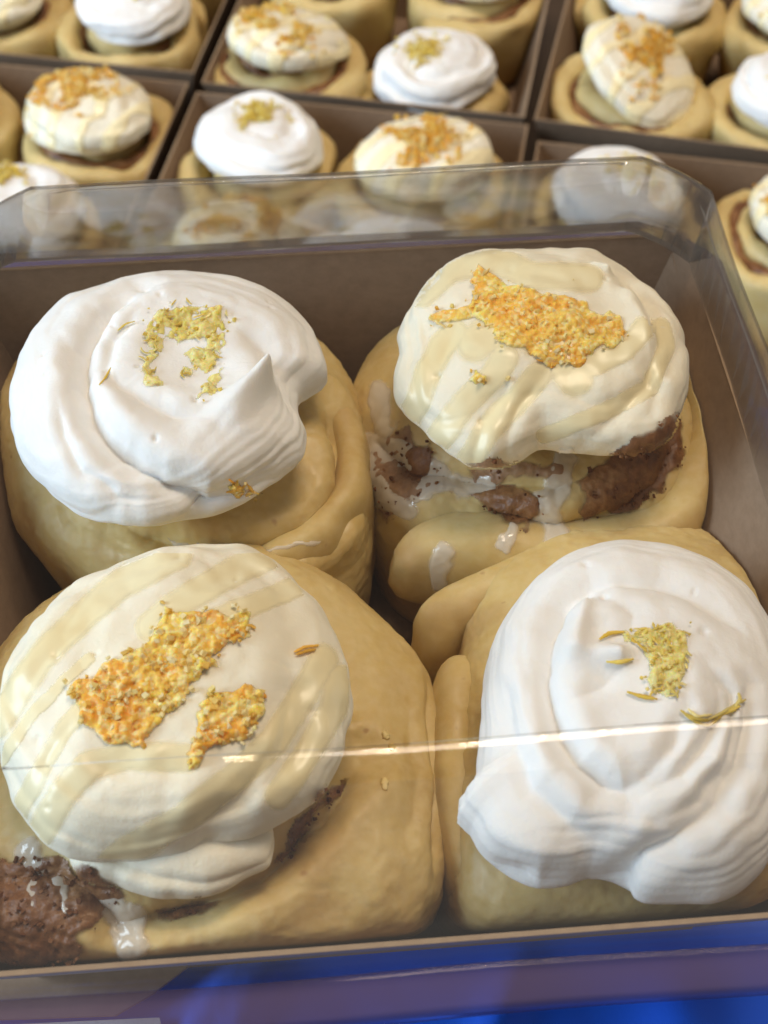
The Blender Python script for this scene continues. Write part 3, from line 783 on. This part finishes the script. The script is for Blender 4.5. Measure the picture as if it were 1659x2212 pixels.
top = Caster(); top.add(V, F); top.build()
def stripes(lines, w):
    return lambda X, Y: np.max([sstep(1.2, .45, seg_dist(X, Y, l) / ww) for l, ww in zip(lines, w)], 0)
SB = [zB([(190, 800), (255, 690), (300, 560), (350, 470), (400, 420)]), zB([(290, 900), (370, 800), (440, 700), (540, 610), (600, 520)]), zB([(400, 1010), (450, 950), (530, 810), (640, 700), (740, 590)]),
      zB([(270, 260), (380, 160), (560, 130), (720, 190), (940, 200)]), zB([(930, 560), (1080, 490), (1160, 400)]), zB([(760, 830), (1000, 740), (1180, 640), (1250, 480), (1230, 390)]), zB([(480, 460), (620, 380), (800, 470), (880, 600)])]
layer('icing_drizzle', top, stripes(SB, [32, 33, 33, 34, 28, 22, 46]), (845, 540, 1485, 1005), 5, .012, M_DRIZ, frB, org, 31, nz=.0, sink=.0, alpha=.85)
ZBp = [zB([(470, 190), (510, 150), (550, 190), (640, 220), (830, 270), (980, 310), (1060, 350), (1110, 410), (1040, 470), (960, 520), (880, 570), (790, 565), (740, 540), (700, 490), (620, 500), (560, 480), (540, 420), (470, 380), (330, 400), (270, 370), (300, 330), (430, 310), (460, 270)]), zB([(450, 570), (550, 600), (540, 660), (450, 630)])]
zest_pile(frB, org, cs, ZBp, 130, PALE, 41, .055, thick=.07, zcol=((.93, .68, .14), (.88, .42, .03)))
px_strands(frB, org, cs, random_shreds(ZBp, 26, rng, (10, 24)), .03, ORANGE, 7)
filling(B, cs, org, [[(785, 960), (880, 920), (960, 1000), (1000, 1060), (900, 1085), (840, 1130), (800, 1080)], [(1000, 990), (1220, 985), (1250, 1040), (1100, 1050), (1020, 1050)]], 81, M_STAIN, .04, .75, 'cinnamon_stain', 26)
filling(B, cs, org, [[(1235, 1040), (1330, 970), (1420, 900), (1485, 880), (1490, 980), (1430, 1070), (1340, 1120), (1260, 1125)], [(1020, 1060), (1110, 1045), (1185, 1070), (1175, 1125), (1130, 1165), (1080, 1135), (1030, 1095)], [(855, 960), (940, 945), (955, 1010), (900, 1055), (865, 1040)]], 85)
GL = [[(800, 955), (870, 985), (940, 1030), (1000, 1050)], [(900, 1065), (980, 1045), (1060, 1050)], [(1225, 990), (1210, 1050), (1165, 1090), (1195, 1140), (1210, 1160)], [(958, 1190), (952, 1260)], [(795, 1000), (830, 1075), (880, 1100)], [(815, 850), (830, 920)], [(1090, 1175), (1110, 1140)]]
layer('glaze', cs, stripes(GL, [30, 20, 30, 24, 26, 26, 16]), (770, 820, 1300, 1290), 4, .05, M_GLAZE, B, org, 33, alpha=.62, sink=0.)

# --- C: cream swirl with orange zest, near left
org = (*at(430, 1680, 28)[:2], ZB)
Cc = empty('cinnamon_roll', org, 'roll with a striped cream swirl heaped with orange zest, near left in the lidded tray', 'cinnamon roll', 'rolls in the lidded tray')
cs = Caster()
bun(Cc, cs, org, (450, 1680), [(-80, 1750), (-60, 1550), (20, 1400), (150, 1290), (350, 1220), (550, 1215), (720, 1280), (850, 1380), (925, 1500), (960, 1680), (965, 1820), (950, 1950), (890, 2030), (700, 2080), (450, 2110), (200, 2110), (0, 2080), (-60, 1950)], 27.0, 28.8, ZB,
    [([(790, 1640), (740, 1700), (640, 1820), (560, 1900), (430, 1960), (330, 1990), (250, 1990)], 28.2, .6, .22), ([(880, 1500), (900, 1700), (880, 1900)], 27.3, .1, .2), ([(925, 1480), (950, 1700), (940, 1900)], 27., .25, .14), ([(0, 1900), (120, 1880), (230, 1960), (260, 2080)], 27.8, .3, .25)], 37, FBOX, (-.6, -.6))
cpx = (372, 1530)
c, R = px_outline([(0, 1600), (10, 1500), (45, 1420), (120, 1330), (210, 1260), (310, 1215), (420, 1195), (530, 1198), (590, 1220), (660, 1280), (710, 1360), (745, 1460), (752, 1560), (735, 1650), (690, 1710), (625, 1760), (560, 1800), (470, 1825), (370, 1845), (260, 1850), (150, 1845), (70, 1790), (25, 1700)], cpx, 29.5, .92)
P, _, _ = topping_grid(c, 29.65, R, 1.5, .7, 1.4, .07, 1, 15, 140, 360, phase=.1, pits=10, warp=.25, lump=.09, streak=.03, creases=crs(c, 30.8, [
        (zC([(480, 1200), (700, 1080), (900, 930), (1040, 800), (1100, 620), (1080, 440)]), .2, .24), (zC([(60, 980), (170, 820), (300, 700)]), .1, .15),
        (zC([(250, 1000), (400, 890), (620, 880), (800, 850)]), .12, .22), (zC([(220, 1190), (450, 1195), (650, 1140), (820, 1040)]), .14, .16), (zC([(20, 700), (150, 520), (330, 340), (480, 240)]), .08, .16), (zC([(480, 430), (620, 270), (800, 190)]), .08, .2)]), tilt=(0, .03),
    ridges=[(loc_px(c, 640, 1500, 31), loc_px(c, 560, 1720, 30.5), .25, .2, .12, .14, (0, 0))])
V, F = closed_grid(P); frC = mesh_obj('frosting', V, F, M_CREAM, Cc, org); cs.add(V, F)
top = Caster(); top.add(V, F); top.build()
c2px = (400, 1790)
c2, R2 = px_outline([(158, 1862), (180, 1895), (250, 1905), (300, 1925), (380, 1938), (470, 1930), (540, 1905), (590, 1880), (605, 1830), (600, 1790), (560, 1700), (400, 1650), (250, 1700), (170, 1800)], c2px, 28.8, 1.)
P, _, _ = topping_grid(c2, 28.95, R2, .6, .5, 1.0, .08, -1, 19, 60, 220, pits=6, lump=.09)
V, F = closed_grid(P); mesh_obj('frosting', V, F, M_CREAM, Cc, org); cs.add(V, F); cs.build()
SC = [zC([(-20, 720), (87, 560), (150, 470), (330, 290), (450, 190), (660, 80)]), zC([(0, 860), (110, 690), (230, 560), (330, 470)]), zC([(50, 1080), (170, 850), (250, 720), (340, 620), (440, 520)]), zC([(560, 350), (640, 280), (760, 210), (900, 130), (1050, 60)]), zC([(800, 330), (930, 270), (1060, 220), (1220, 150)]),
      zC([(150, 1120), (230, 980), (330, 870), (480, 830), (700, 840)]), zC([(360, 1290), (470, 1190), (690, 1060), (880, 910), (1020, 780), (1110, 640), (1210, 470)]), zC([(1040, 980), (1150, 820), (1240, 660), (1270, 540)])]
layer('icing_drizzle', top, stripes(SC, [36, 16, 24, 36, 28, 36, 36, 34]), (0, 1195, 760, 1860), 5, .012, M_DRIZ, frC, org, 51, nz=.0, sink=.0, alpha=.85)
ZC = [zC([(250, 540), (330, 550), (400, 480), (560, 400), (600, 270), (640, 290), (740, 310), (780, 290), (930, 290), (945, 370), (870, 420), (800, 460), (830, 500), (740, 560), (700, 640), (620, 690), (540, 800), (420, 790), (320, 720), (280, 640)]), zC([(780, 590), (900, 570), (990, 600), (990, 670), (890, 780), (790, 800), (740, 860), (680, 890), (690, 820), (740, 760), (720, 680)])]
zest_pile(frC, org, cs, ZC, 320, PALE, 61, .065, thick=.09, zcol=((.93, .68, .12), (.88, .40, .03)))
px_strands(frC, org, cs, random_shreds(ZC, 18, rng, (10, 24)) + [zC([(1100, 450), (1140, 430), (1190, 425)]), zC([(1105, 460), (1150, 445), (1180, 440)]), zC([(600, 260), (615, 270)])], .04, ORANGE, 8)
px_strands(Cc, org, cs, [zC([(1430, 740), (1450, 770)]), zC([(1435, 915), (1437, 960)]), zC([(1455, 790), (1470, 810)])], .08, ORANGE, 9, .02)
filling(Cc, cs, org, [[(690, 1700), (760, 1675), (745, 1710), (700, 1760), (640, 1850), (590, 1870), (610, 1800)], [(320, 1975), (440, 1930), (490, 1945), (430, 1985), (340, 2005)], [(-90, 1830), (60, 1850), (130, 1845), (250, 1895), (290, 1930), (235, 1975), (190, 2020), (170, 2075), (60, 2110), (-90, 2110)]], 91)
GL = [[(235, 1950), (260, 1990), (280, 2050)], [(290, 1970), (300, 2040)], [(60, 1840), (85, 1890), (80, 1940)], [(130, 1900), (150, 1960)]]
layer('glaze', cs, stripes(GL, [34, 26, 26, 14]), (0, 1800, 420, 2100), 4, .06, M_GLAZE, Cc, org, 35, alpha=.6, sink=0.)

# --- D: white swirl, near right
org = (*at(1360, 1640, 28)[:2], ZB)
D = empty('cinnamon_roll', org, 'roll with a smooth white swirl and lemon shreds, near right in the lidded tray', 'cinnamon roll', 'rolls in the lidded tray')
cs = Caster()
bun(D, cs, org, (1370, 1600), [(975, 1650), (970, 1530), (985, 1440), (990, 1395), (1000, 1340), (1040, 1290), (1100, 1245), (1200, 1180), (1400, 1150), (1600, 1200), (1760, 1300), (1810, 1500), (1810, 1750), (1720, 1900), (1500, 2010), (1250, 2040), (1050, 2030), (990, 1960), (975, 1850)], 27.0, 28.7, ZB,
    [([(960, 1500), (975, 1700), (985, 1900)], 27.6, .12, .2), ([(1040, 1420), (1060, 1440), (1050, 1500)], 27.8, .2, .1)], 43, FBOX, (.6, -.6))
strip(D, cs, org, [(905, 1385), (960, 1335), (1060, 1290), (1180, 1230), (1300, 1190)], 27.4, .62, [27.6, 28.0, 28.1, 28.0], [25.2, 24.6, 24.3], 44)
strip(D, cs, org, [(1010, 1415), (985, 1520), (985, 1680), (1000, 1830), (1040, 1950)], 27.3, .55, [27.9, 28.0, 27.9, 27.6], [24.4, 24.2], 45)
cpx = (1350, 1560)
c, R = px_outline([(1030, 1620), (1038, 1500), (1060, 1410), (1110, 1310), (1180, 1230), (1270, 1185), (1350, 1172), (1440, 1180), (1530, 1215), (1610, 1280), (1670, 1380), (1700, 1500), (1705, 1640), (1690, 1780), (1660, 1860), (1600, 1920), (1540, 1945), (1450, 1945), (1370, 1940), (1320, 1905), (1270, 1895), (1200, 1920), (1130, 1918), (1060, 1870), (1020, 1800), (985, 1780), (982, 1755), (1010, 1740), (1035, 1690)], cpx, 29.3, .93)
P, _, _ = topping_grid(c, 29.35, R, 1.75, .9, 2.6, .02, 1, 27, 150, 390, phase=.2, pits=6, warp=.25, lump=.045, cgain=1.75, streak=.022, wells=[(loc_px(c, 1300, 1500, 31), 1.0, .15)], creases=crs(c, 30.7, [
        (zD([(830, 280), (700, 340), (640, 430), (615, 560), (640, 750), (690, 930), (770, 1060), (900, 1160), (1000, 1190), (1080, 1130)]), .34, .2),
        (zD([(430, 560), (450, 800), (500, 1000), (580, 1150), (760, 1310), (1000, 1340)]), .16, .35),
        (zD([(330, 1330), (480, 1420), (620, 1470), (820, 1480), (1020, 1450), (1250, 1370), (1440, 1220), (1560, 1040), (1600, 850), (1560, 680)]), .26, .14),
        (zD([(1080, 1210), (1250, 1110), (1380, 980), (1430, 850), (1400, 720)]), .18, .13), (zD([(1160, 1300), (1350, 1210), (1480, 1080), (1520, 900), (1480, 750), (1380, 650)]), .18, .12),
        (zD([(1060, 1160), (1160, 1060), (1250, 930), (1290, 840)]), .15, .12), (zD([(670, 1640), (780, 1550), (870, 1525), (960, 1550), (1030, 1630)]), .18, .14),
        (zD([(640, 330), (850, 240), (1150, 240), (1400, 330), (1600, 480)]), .16, .25), (zD([(930, 330), (1040, 400), (1020, 500)]), .12, .14), (zD([(760, 800), (880, 740), (960, 660)]), .08, .12)]),
    ridges=[(loc_px(c, 1230, 1400, 31), loc_px(c, 1330, 1420, 31), .3, .2, .1, .3, (.1, 0)), (loc_px(c, 1265, 1290, 31), loc_px(c, 1240, 1400, 31), .14, .2, .14, .14, (0, 0))])
V, F = closed_grid(P); frD = mesh_obj('frosting', V, F, M_WHITE, D, org); cs.add(V, F); cs.build()
ZD = [zD([(960, 455), (1100, 430), (1290, 410), (1300, 450), (1290, 640), (1280, 720), (1200, 770), (1110, 745), (1080, 680), (1110, 620), (1085, 560), (1060, 520), (1000, 500)])]
zest_pile(frD, org, cs, ZD, 50, LEMON, 71, .045, thick=.04, zcol=((.90, .80, .30), (.80, .66, .10)), al0=.8)
px_strands(frD, org, cs, random_shreds(ZD, 50, rng, (12, 34)), .028, LEMON, 10)
px_strands(frD, org, cs, [zD([(1255, 820), (1300, 850), (1360, 870), (1420, 855)]), zD([(1270, 835), (1330, 880), (1390, 890), (1440, 850)]), zD([(1380, 865), (1440, 835), (1490, 805), (1555, 770)]), zD([(1420, 850), (1480, 825), (1530, 800)]), zD([(1290, 815), (1330, 850), (1400, 840)]), zD([(1500, 815), (1530, 770), (1520, 740)])], .038, LEMON, 11)
px_strands(frD, org, cs, [zD([(1010, 735), (1070, 755), (1150, 770)]), zD([(915, 598), (980, 600), (1040, 585)]), zD([(885, 495), (930, 465), (1000, 460)])], .045, LEMON, 12)

# ------------------------------------------------------------------ clear lid
def lid():
    ca, sa = math.cos(PHI), math.sin(PHI)
    rings = [  # hx, hy, corner cut, z, offset x, offset y
        (9.72, 9.72, 1.5, 28.55, 0, 0), (9.74, 9.74, 1.5, 28.85, 0, 0), (9.68, 9.68, 1.5, 28.97, 0, 0), (9.2, 9.2, 1.3, 29.02, 0, 0), (9.08, 9.08, 1.3, 29.1, 0, 0),
        (9.02, 9.02, 1.3, 29.6, 0, 0), (8.96, 8.96, 1.3, 29.68, 0, 0), (8.66, 8.66, 1.3, 29.72, 0, 0), (8.56, 8.5, 1.3, 29.8, 0, .02), (8.22, 7.76, 1.3, 31.98, .35, .42), (8.17, 7.68, 1.3, 32.18, .36, .43), (8.09, 7.56, 1.3, 32.32, .37, .44), (7.97, 7.42, 1.29, 32.40, .38, .45), (7.82, 7.27, 1.27, 32.43, .38, .45), (7.7, 7.15, 1.26, 32.433, .38, .45)]
    V, n = [], None
    for hx, hy, ct, z, ox, oy in rings:
        corners = []
        for sx, sy in ((1, 1), (-1, 1), (-1, -1), (1, -1)):
            p0 = np.array([sx * hx, sy * (hy - ct)]); p1 = np.array([sx * (hx - ct), sy * hy])
            if sx * sy < 0: p0, p1 = p1, p0
            corners.append((p0, p1))
        pts = []
        for i, (p0, p1) in enumerate(corners):
            nxt = corners[(i + 1) % 4][0]
            q = np.array([p0[0] if abs(p0[0]) > abs(p1[0]) else p1[0], p0[1] if abs(p0[1]) > abs(p1[1]) else p1[1]])
            mid = (p0 + p1) / 2; ctrl = mid + (q - mid) * .25
            for s in np.linspace(0, 1, 7): pts.append((1 - s)**2 * p0 + 2 * s * (1 - s) * ctrl + s * s * p1)
            for s in np.linspace(0, 1, 26)[1:-1]: pts.append(p1 + (nxt - p1) * s)
        n = len(pts)
        for p in pts:
            x, y = p[0] + ox, p[1] + oy
            x += .035 * math.sin(y * .9 + z) ; y += .03 * math.sin(x * .7 + z * 1.3)
            V.append((BCX + x * ca - y * sa, BCY + x * sa + y * ca, z))
    F = [tuple(f) for f in grid_faces(len(rings), n)]
    F.append(tuple((len(rings) - 1) * n + i for i in range(n)))
    root = empty('clear_lid', (BCX, BCY, RIM), 'transparent plastic lid with angled corners covering the front tray', 'lid')
    k, e = 4, len(rings) - 5
    ring0 = np.array(V[k * n:(k + 1) * n]); ly = -(ring0[:, 0] - BCX) * sa + (ring0[:, 1] - BCY) * ca
    far = set(np.where(ly > 7.6)[0].tolist())
    def part(nm, r0, r1, m, cap=False, want=None):
        ok = lambda f: want is None or all((i % n) in far for i in f) == want
        fs = [tuple(i - r0 * n for i in f) for f in F if min(f) >= r0 * n and max(f) < (r1 + 1) * n and (len(f) < 5 or cap) and ok(f)]
        p = mesh_obj(nm, V[r0 * n:(r1 + 1) * n], fs, m, root, (BCX, BCY, RIM))
        md = p.modifiers.new('thickness', 'SOLIDIFY'); md.thickness = .0003; md.use_rim = (r0 == 0)
        return p
    part('rim_flange', 0, k, M_FLANGE); part('side_wall', k, e, M_WALL, want=False); part('far_wall', k, e, M_BACK, want=True)
    o = part('top_panel', e, len(rings) - 1, M_CLEAR, True)
    o.data.polygons[len(o.data.polygons) - 1].use_smooth = False
    return root
lid()

# things peeking out at the lower left, beneath the lid rim
def slab(name, pts, z, th, m, label, cat):
    P = [at(x, y, z) for x, y in pts]; n = len(P)
    V = [p for p in P] + [p + np.array([0, 0, th]) for p in P]
    F = [tuple(range(n - 1, -1, -1)), tuple(range(n, 2 * n))] + [(i, (i + 1) % n, n + (i + 1) % n, n + i) for i in range(n)]
    c = np.mean(P, 0)
    o = mesh_obj(name, V, F, m, None, c, smooth=False); o.location = [v * S for v in c]
    tag(o, label, cat); return o

# ------------------------------------------------------------------ trays and rolls behind
BRIM = 5.4
def bg_roll(p, z, kind, seed, label, toptilt=(0, 0), Rf=3.25, dough_kw=None, ztop=None, zest='mix', Rd=5.1, box=None):
    rng = np.random.RandomState(seed)
    org = (p[0], p[1], z + .1); o = empty('cinnamon_roll', org, label, 'cinnamon roll', 'rolls in the trays behind')
    cs = Caster(); zt = z + (ztop if ztop else 4.9)
    make_dough(o, cs, org, p, z + .1, zt, Rd, rng.uniform(1.5, 1.75), rng.uniform(1.9, 2.3), rng.uniform(0, 6.28), rng.choice([-1, 1]), seed, 90, 24,
               fill_t=.4 if kind == 'white' else .9, fill_dz=-.45 if kind == 'white' else -.05, rise=.5, taper=.16, box=box, rough=1.5)
    white = kind == 'white'
    e = [rng.uniform(.93, 1.07), rng.uniform(0, 6.28)]
    Rfn = lambda th: Rf * (1 + .05 * np.sin(2 * th + e[1]) + .035 * noise(np.cos(th) * 2, np.sin(th) * 2, 0, seed))
    cc = (p[0] + rng.uniform(-.3, .3), p[1] + rng.uniform(-.2, .3))
    P, th, q = topping_grid(cc, zt + 1.15, Rfn, rng.uniform(1.3, 1.6), .8, 2.0 if white else 1.4, .32 if white else .2, rng.choice([-1, 1]), seed, 56, 130, phase=rng.uniform(), tilt=toptilt, warp=.2, streak=.05)
    V, F = closed_grid(P); fr = mesh_obj('frosting', V, F, M_WHITE if white else M_CREAM, o, org); 
    c2 = Caster(); c2.add(V, F); c2.build()
    if not white:
        Nn = grid_normals(P); a = rng.uniform(.3, 1.1)
        s = (P[..., 0] - cc[0]) * -math.sin(a) + (P[..., 1] - cc[1]) * math.cos(a) + .25 * noise(P[..., 0], P[..., 1], 0, seed)
        m = sstep(-.1, .5, np.sin(s * 4.2 + rng.uniform(0, 6))) * (1 - sstep(1.0, 1.25, q))
        P2 = P + Nn * (-.04 + .09 * m)[..., None]
        P2 = P2 if Nn[5, 0, 2] > 0 else P - Nn * (-.04 + .09 * m)[..., None]
        F2 = grid_faces(*P.shape[:2]); keep = m.reshape(-1)[F2].max(1) > .02
        mesh_obj('icing_drizzle', P2.reshape(-1, 3), F2[keep], M_DRIZ, fr, org, extra={'alpha': sstep(.2, .8, m).ravel()})
    pal = LEMON if white else (ORANGE if zest == 'orange' else MIX)
    hits, sh = [], []
    zc = np.array(cc) + rng.uniform(-.7, .7, 2) + [0, .4]; n = 200 if white else 620
    rad = (.85, 1.0) if white else (1.45, 1.7)
    tries = 0
    while len(hits) < n and tries < 6000:
        tries += 1
        d = rng.normal(size=2) * np.array(rad) * (.62 if white else .6); x, y = zc + d
        if noise(x * 1.1, y * 1.1, 1, seed) < -.12: continue
        h = c2.down(x, y)
        if h[0] is None: continue
        hits.append((np.array(h[0]) + np.array([0, 0, .03]), np.array(h[1])))
    grains('zest', hits, .15 if not white else .12, pal, fr, org, seed, lift=.18)
    for _ in range(26 if white else 18):
        if not hits: break
        b = hits[rng.randint(len(hits))][0]; a = rng.uniform(0, 6.28); l = rng.uniform(.3, .6)
        sh.append(([b + np.array([math.cos(a + s) * l * s, math.sin(a + s) * l * s, .1 * rng.uniform(0, 1)]) for s in (-.5, 0, .5)], .07))
    strands('zest_shred', sh, fr, org, pal, seed)
    return o

def bg_tray(bl, br, label, rolls, grp='open kraft trays on the table behind', depth=18.2):
    """bl, br: far rim corners (cm)"""
    bl, br = np.array(bl), np.array(br); d = br - bl; w = np.linalg.norm(d); rot = math.atan2(d[1], d[0])
    u = d / w; v = np.array([-u[1], u[0]])
    c = (bl + br) / 2 - v * depth / 2
    tray(c[0], c[1], 0, w / 2, depth / 2, BRIM, 1.3, rot, label, grp)
    for key, (kind, seed, lab, kw) in rolls.items():
        sx = -1 if 'l' in key else 1; sy = -1 if 'f' in key else 1
        p = c + u * sx * 4.25 + v * sy * 4.25 + np.array(kw.pop('d', (0, 0)))
        bg_roll(p, 0, kind, seed, lab, box=(c[0], c[1], rot, w / 2, depth / 2, 0, BRIM, 1.3), **kw)

bg_tray((-10.25, 69.64), (7.7, 66.6), 'open kraft tray directly behind the clear lid, middle of its row', {
    'bl': ('white', 101, 'white swirled roll with a strip of lemon zest, just above the lid edge, left', {}),
    'br': ('cream', 102, 'cream roll crowned with spiky orange zest, just above the lid edge, right', {'zest': 'orange'}),
    'fl': ('cream', 103, 'cream roll with orange zest seen through the clear lid wall', {'zest': 'orange', 'd': (1.0, 0)}),
    'fr': ('white', 104, 'white roll with lemon zest seen low through the middle of the lid wall', {})})
bg_tray((-28.9, 73.6), (-10.75, 70.5), 'open kraft tray behind the lid at the left edge of the picture', {
    'br': ('cream', 111, 'cream roll with orange zest alone against the left tray wall', {'zest': 'orange', 'd': (.9, 0)}),
    'fr': ('white', 112, 'white roll beside the left angled corner of the lid', {}),
    'bl': ('white', 113, 'white roll mostly cut off by the left picture edge', {})})
bg_tray((8.1, 65.2), (26.0, 62.0), 'open kraft tray behind the lid at the right edge of the picture', {
    'bl': ('white', 121, 'white roll with lemon zest seen through the right part of the lid wall', {}),
    'br': ('cream', 122, 'cream roll cut off by the right picture edge beside the lid corner', {'d': (.6, 0)})})
R2 = 18.45
def far(p, q, dx=0, dy=0):
    p, q = np.array(p), np.array(q); d = q - p; v = np.array([-d[1], d[0]]) / np.linalg.norm(d)
    return p + v * R2 + [dx, dy], q + v * R2 + [dx, dy]
bg_tray(*far((-10.1, 70.3), (7.5, 67.1)), 'open kraft tray at the top of the picture, middle of the farthest row', {
    'fl': ('cream', 131, 'tilted cream roll with orange zest and dark filling, top middle of the picture', {'toptilt': (-.12, -.15), 'd': (-.9, -1.0)}),
    'fr': ('white', 132, 'white swirled roll with lemon zest, top middle right, nearest the tray corner', {'d': (-.9, -.9), 'ztop': 4.0}),
    'bl': ('white', 133, 'white roll cut by the top edge, behind the tilted cream roll', {}),
    'br': ('cream', 134, 'cream roll over brown coils cut by the top edge, middle right', {})})
bg_tray(*far((-28.6, 74.1), (-10.6, 71.0), 0, .2), 'open kraft tray at the top left corner of the picture', {
    'fr': ('white', 141, 'white swirled roll with lemon zest standing tall in the top left tray', {}),
    'fl': ('cream', 142, 'cream roll cut off at the top left corner', {}),
    'br': ('cream', 143, 'roll behind the tall white one, cut by the top edge', {}),
    'bl': ('white', 144, 'roll between the two top left rolls, cut by the top edge', {})})
bg_tray(*far((8.0, 66.9), (25.8, 62.9), 0, 0), 'open kraft tray at the top right corner of the picture', {
    'fl': ('cream', 151, 'steeply tilted cream roll with orange zest, top right', {'toptilt': (-.4, .25), 'zest': 'orange', 'd': (0, -.6), 'Rf': 3.3}),
    'fr': ('white', 152, 'white roll cut by the right picture edge, top right', {}),
    'bl': ('white', 153, 'white roll behind the steeply tilted cream roll, cut by the top edge', {}),
    'br': ('cream', 154, 'cream roll in the top right corner of the picture', {})})
slab('cardboard_sheet', [(-300, 2215), (250, 2196), (330, 2150), (420, 2080), (-300, 2080)], STAND + .5, .08, M_KRAFT, 'flat brown cardboard sheet under the lid rim at lower left', 'cardboard')
slab('paper_sheet', [(-300, 2400), (390, 2400), (345, 2200), (-300, 2230)], STAND + .4, .05, M_PAPER, 'white paper edge poking out at the lower left corner', 'paper')
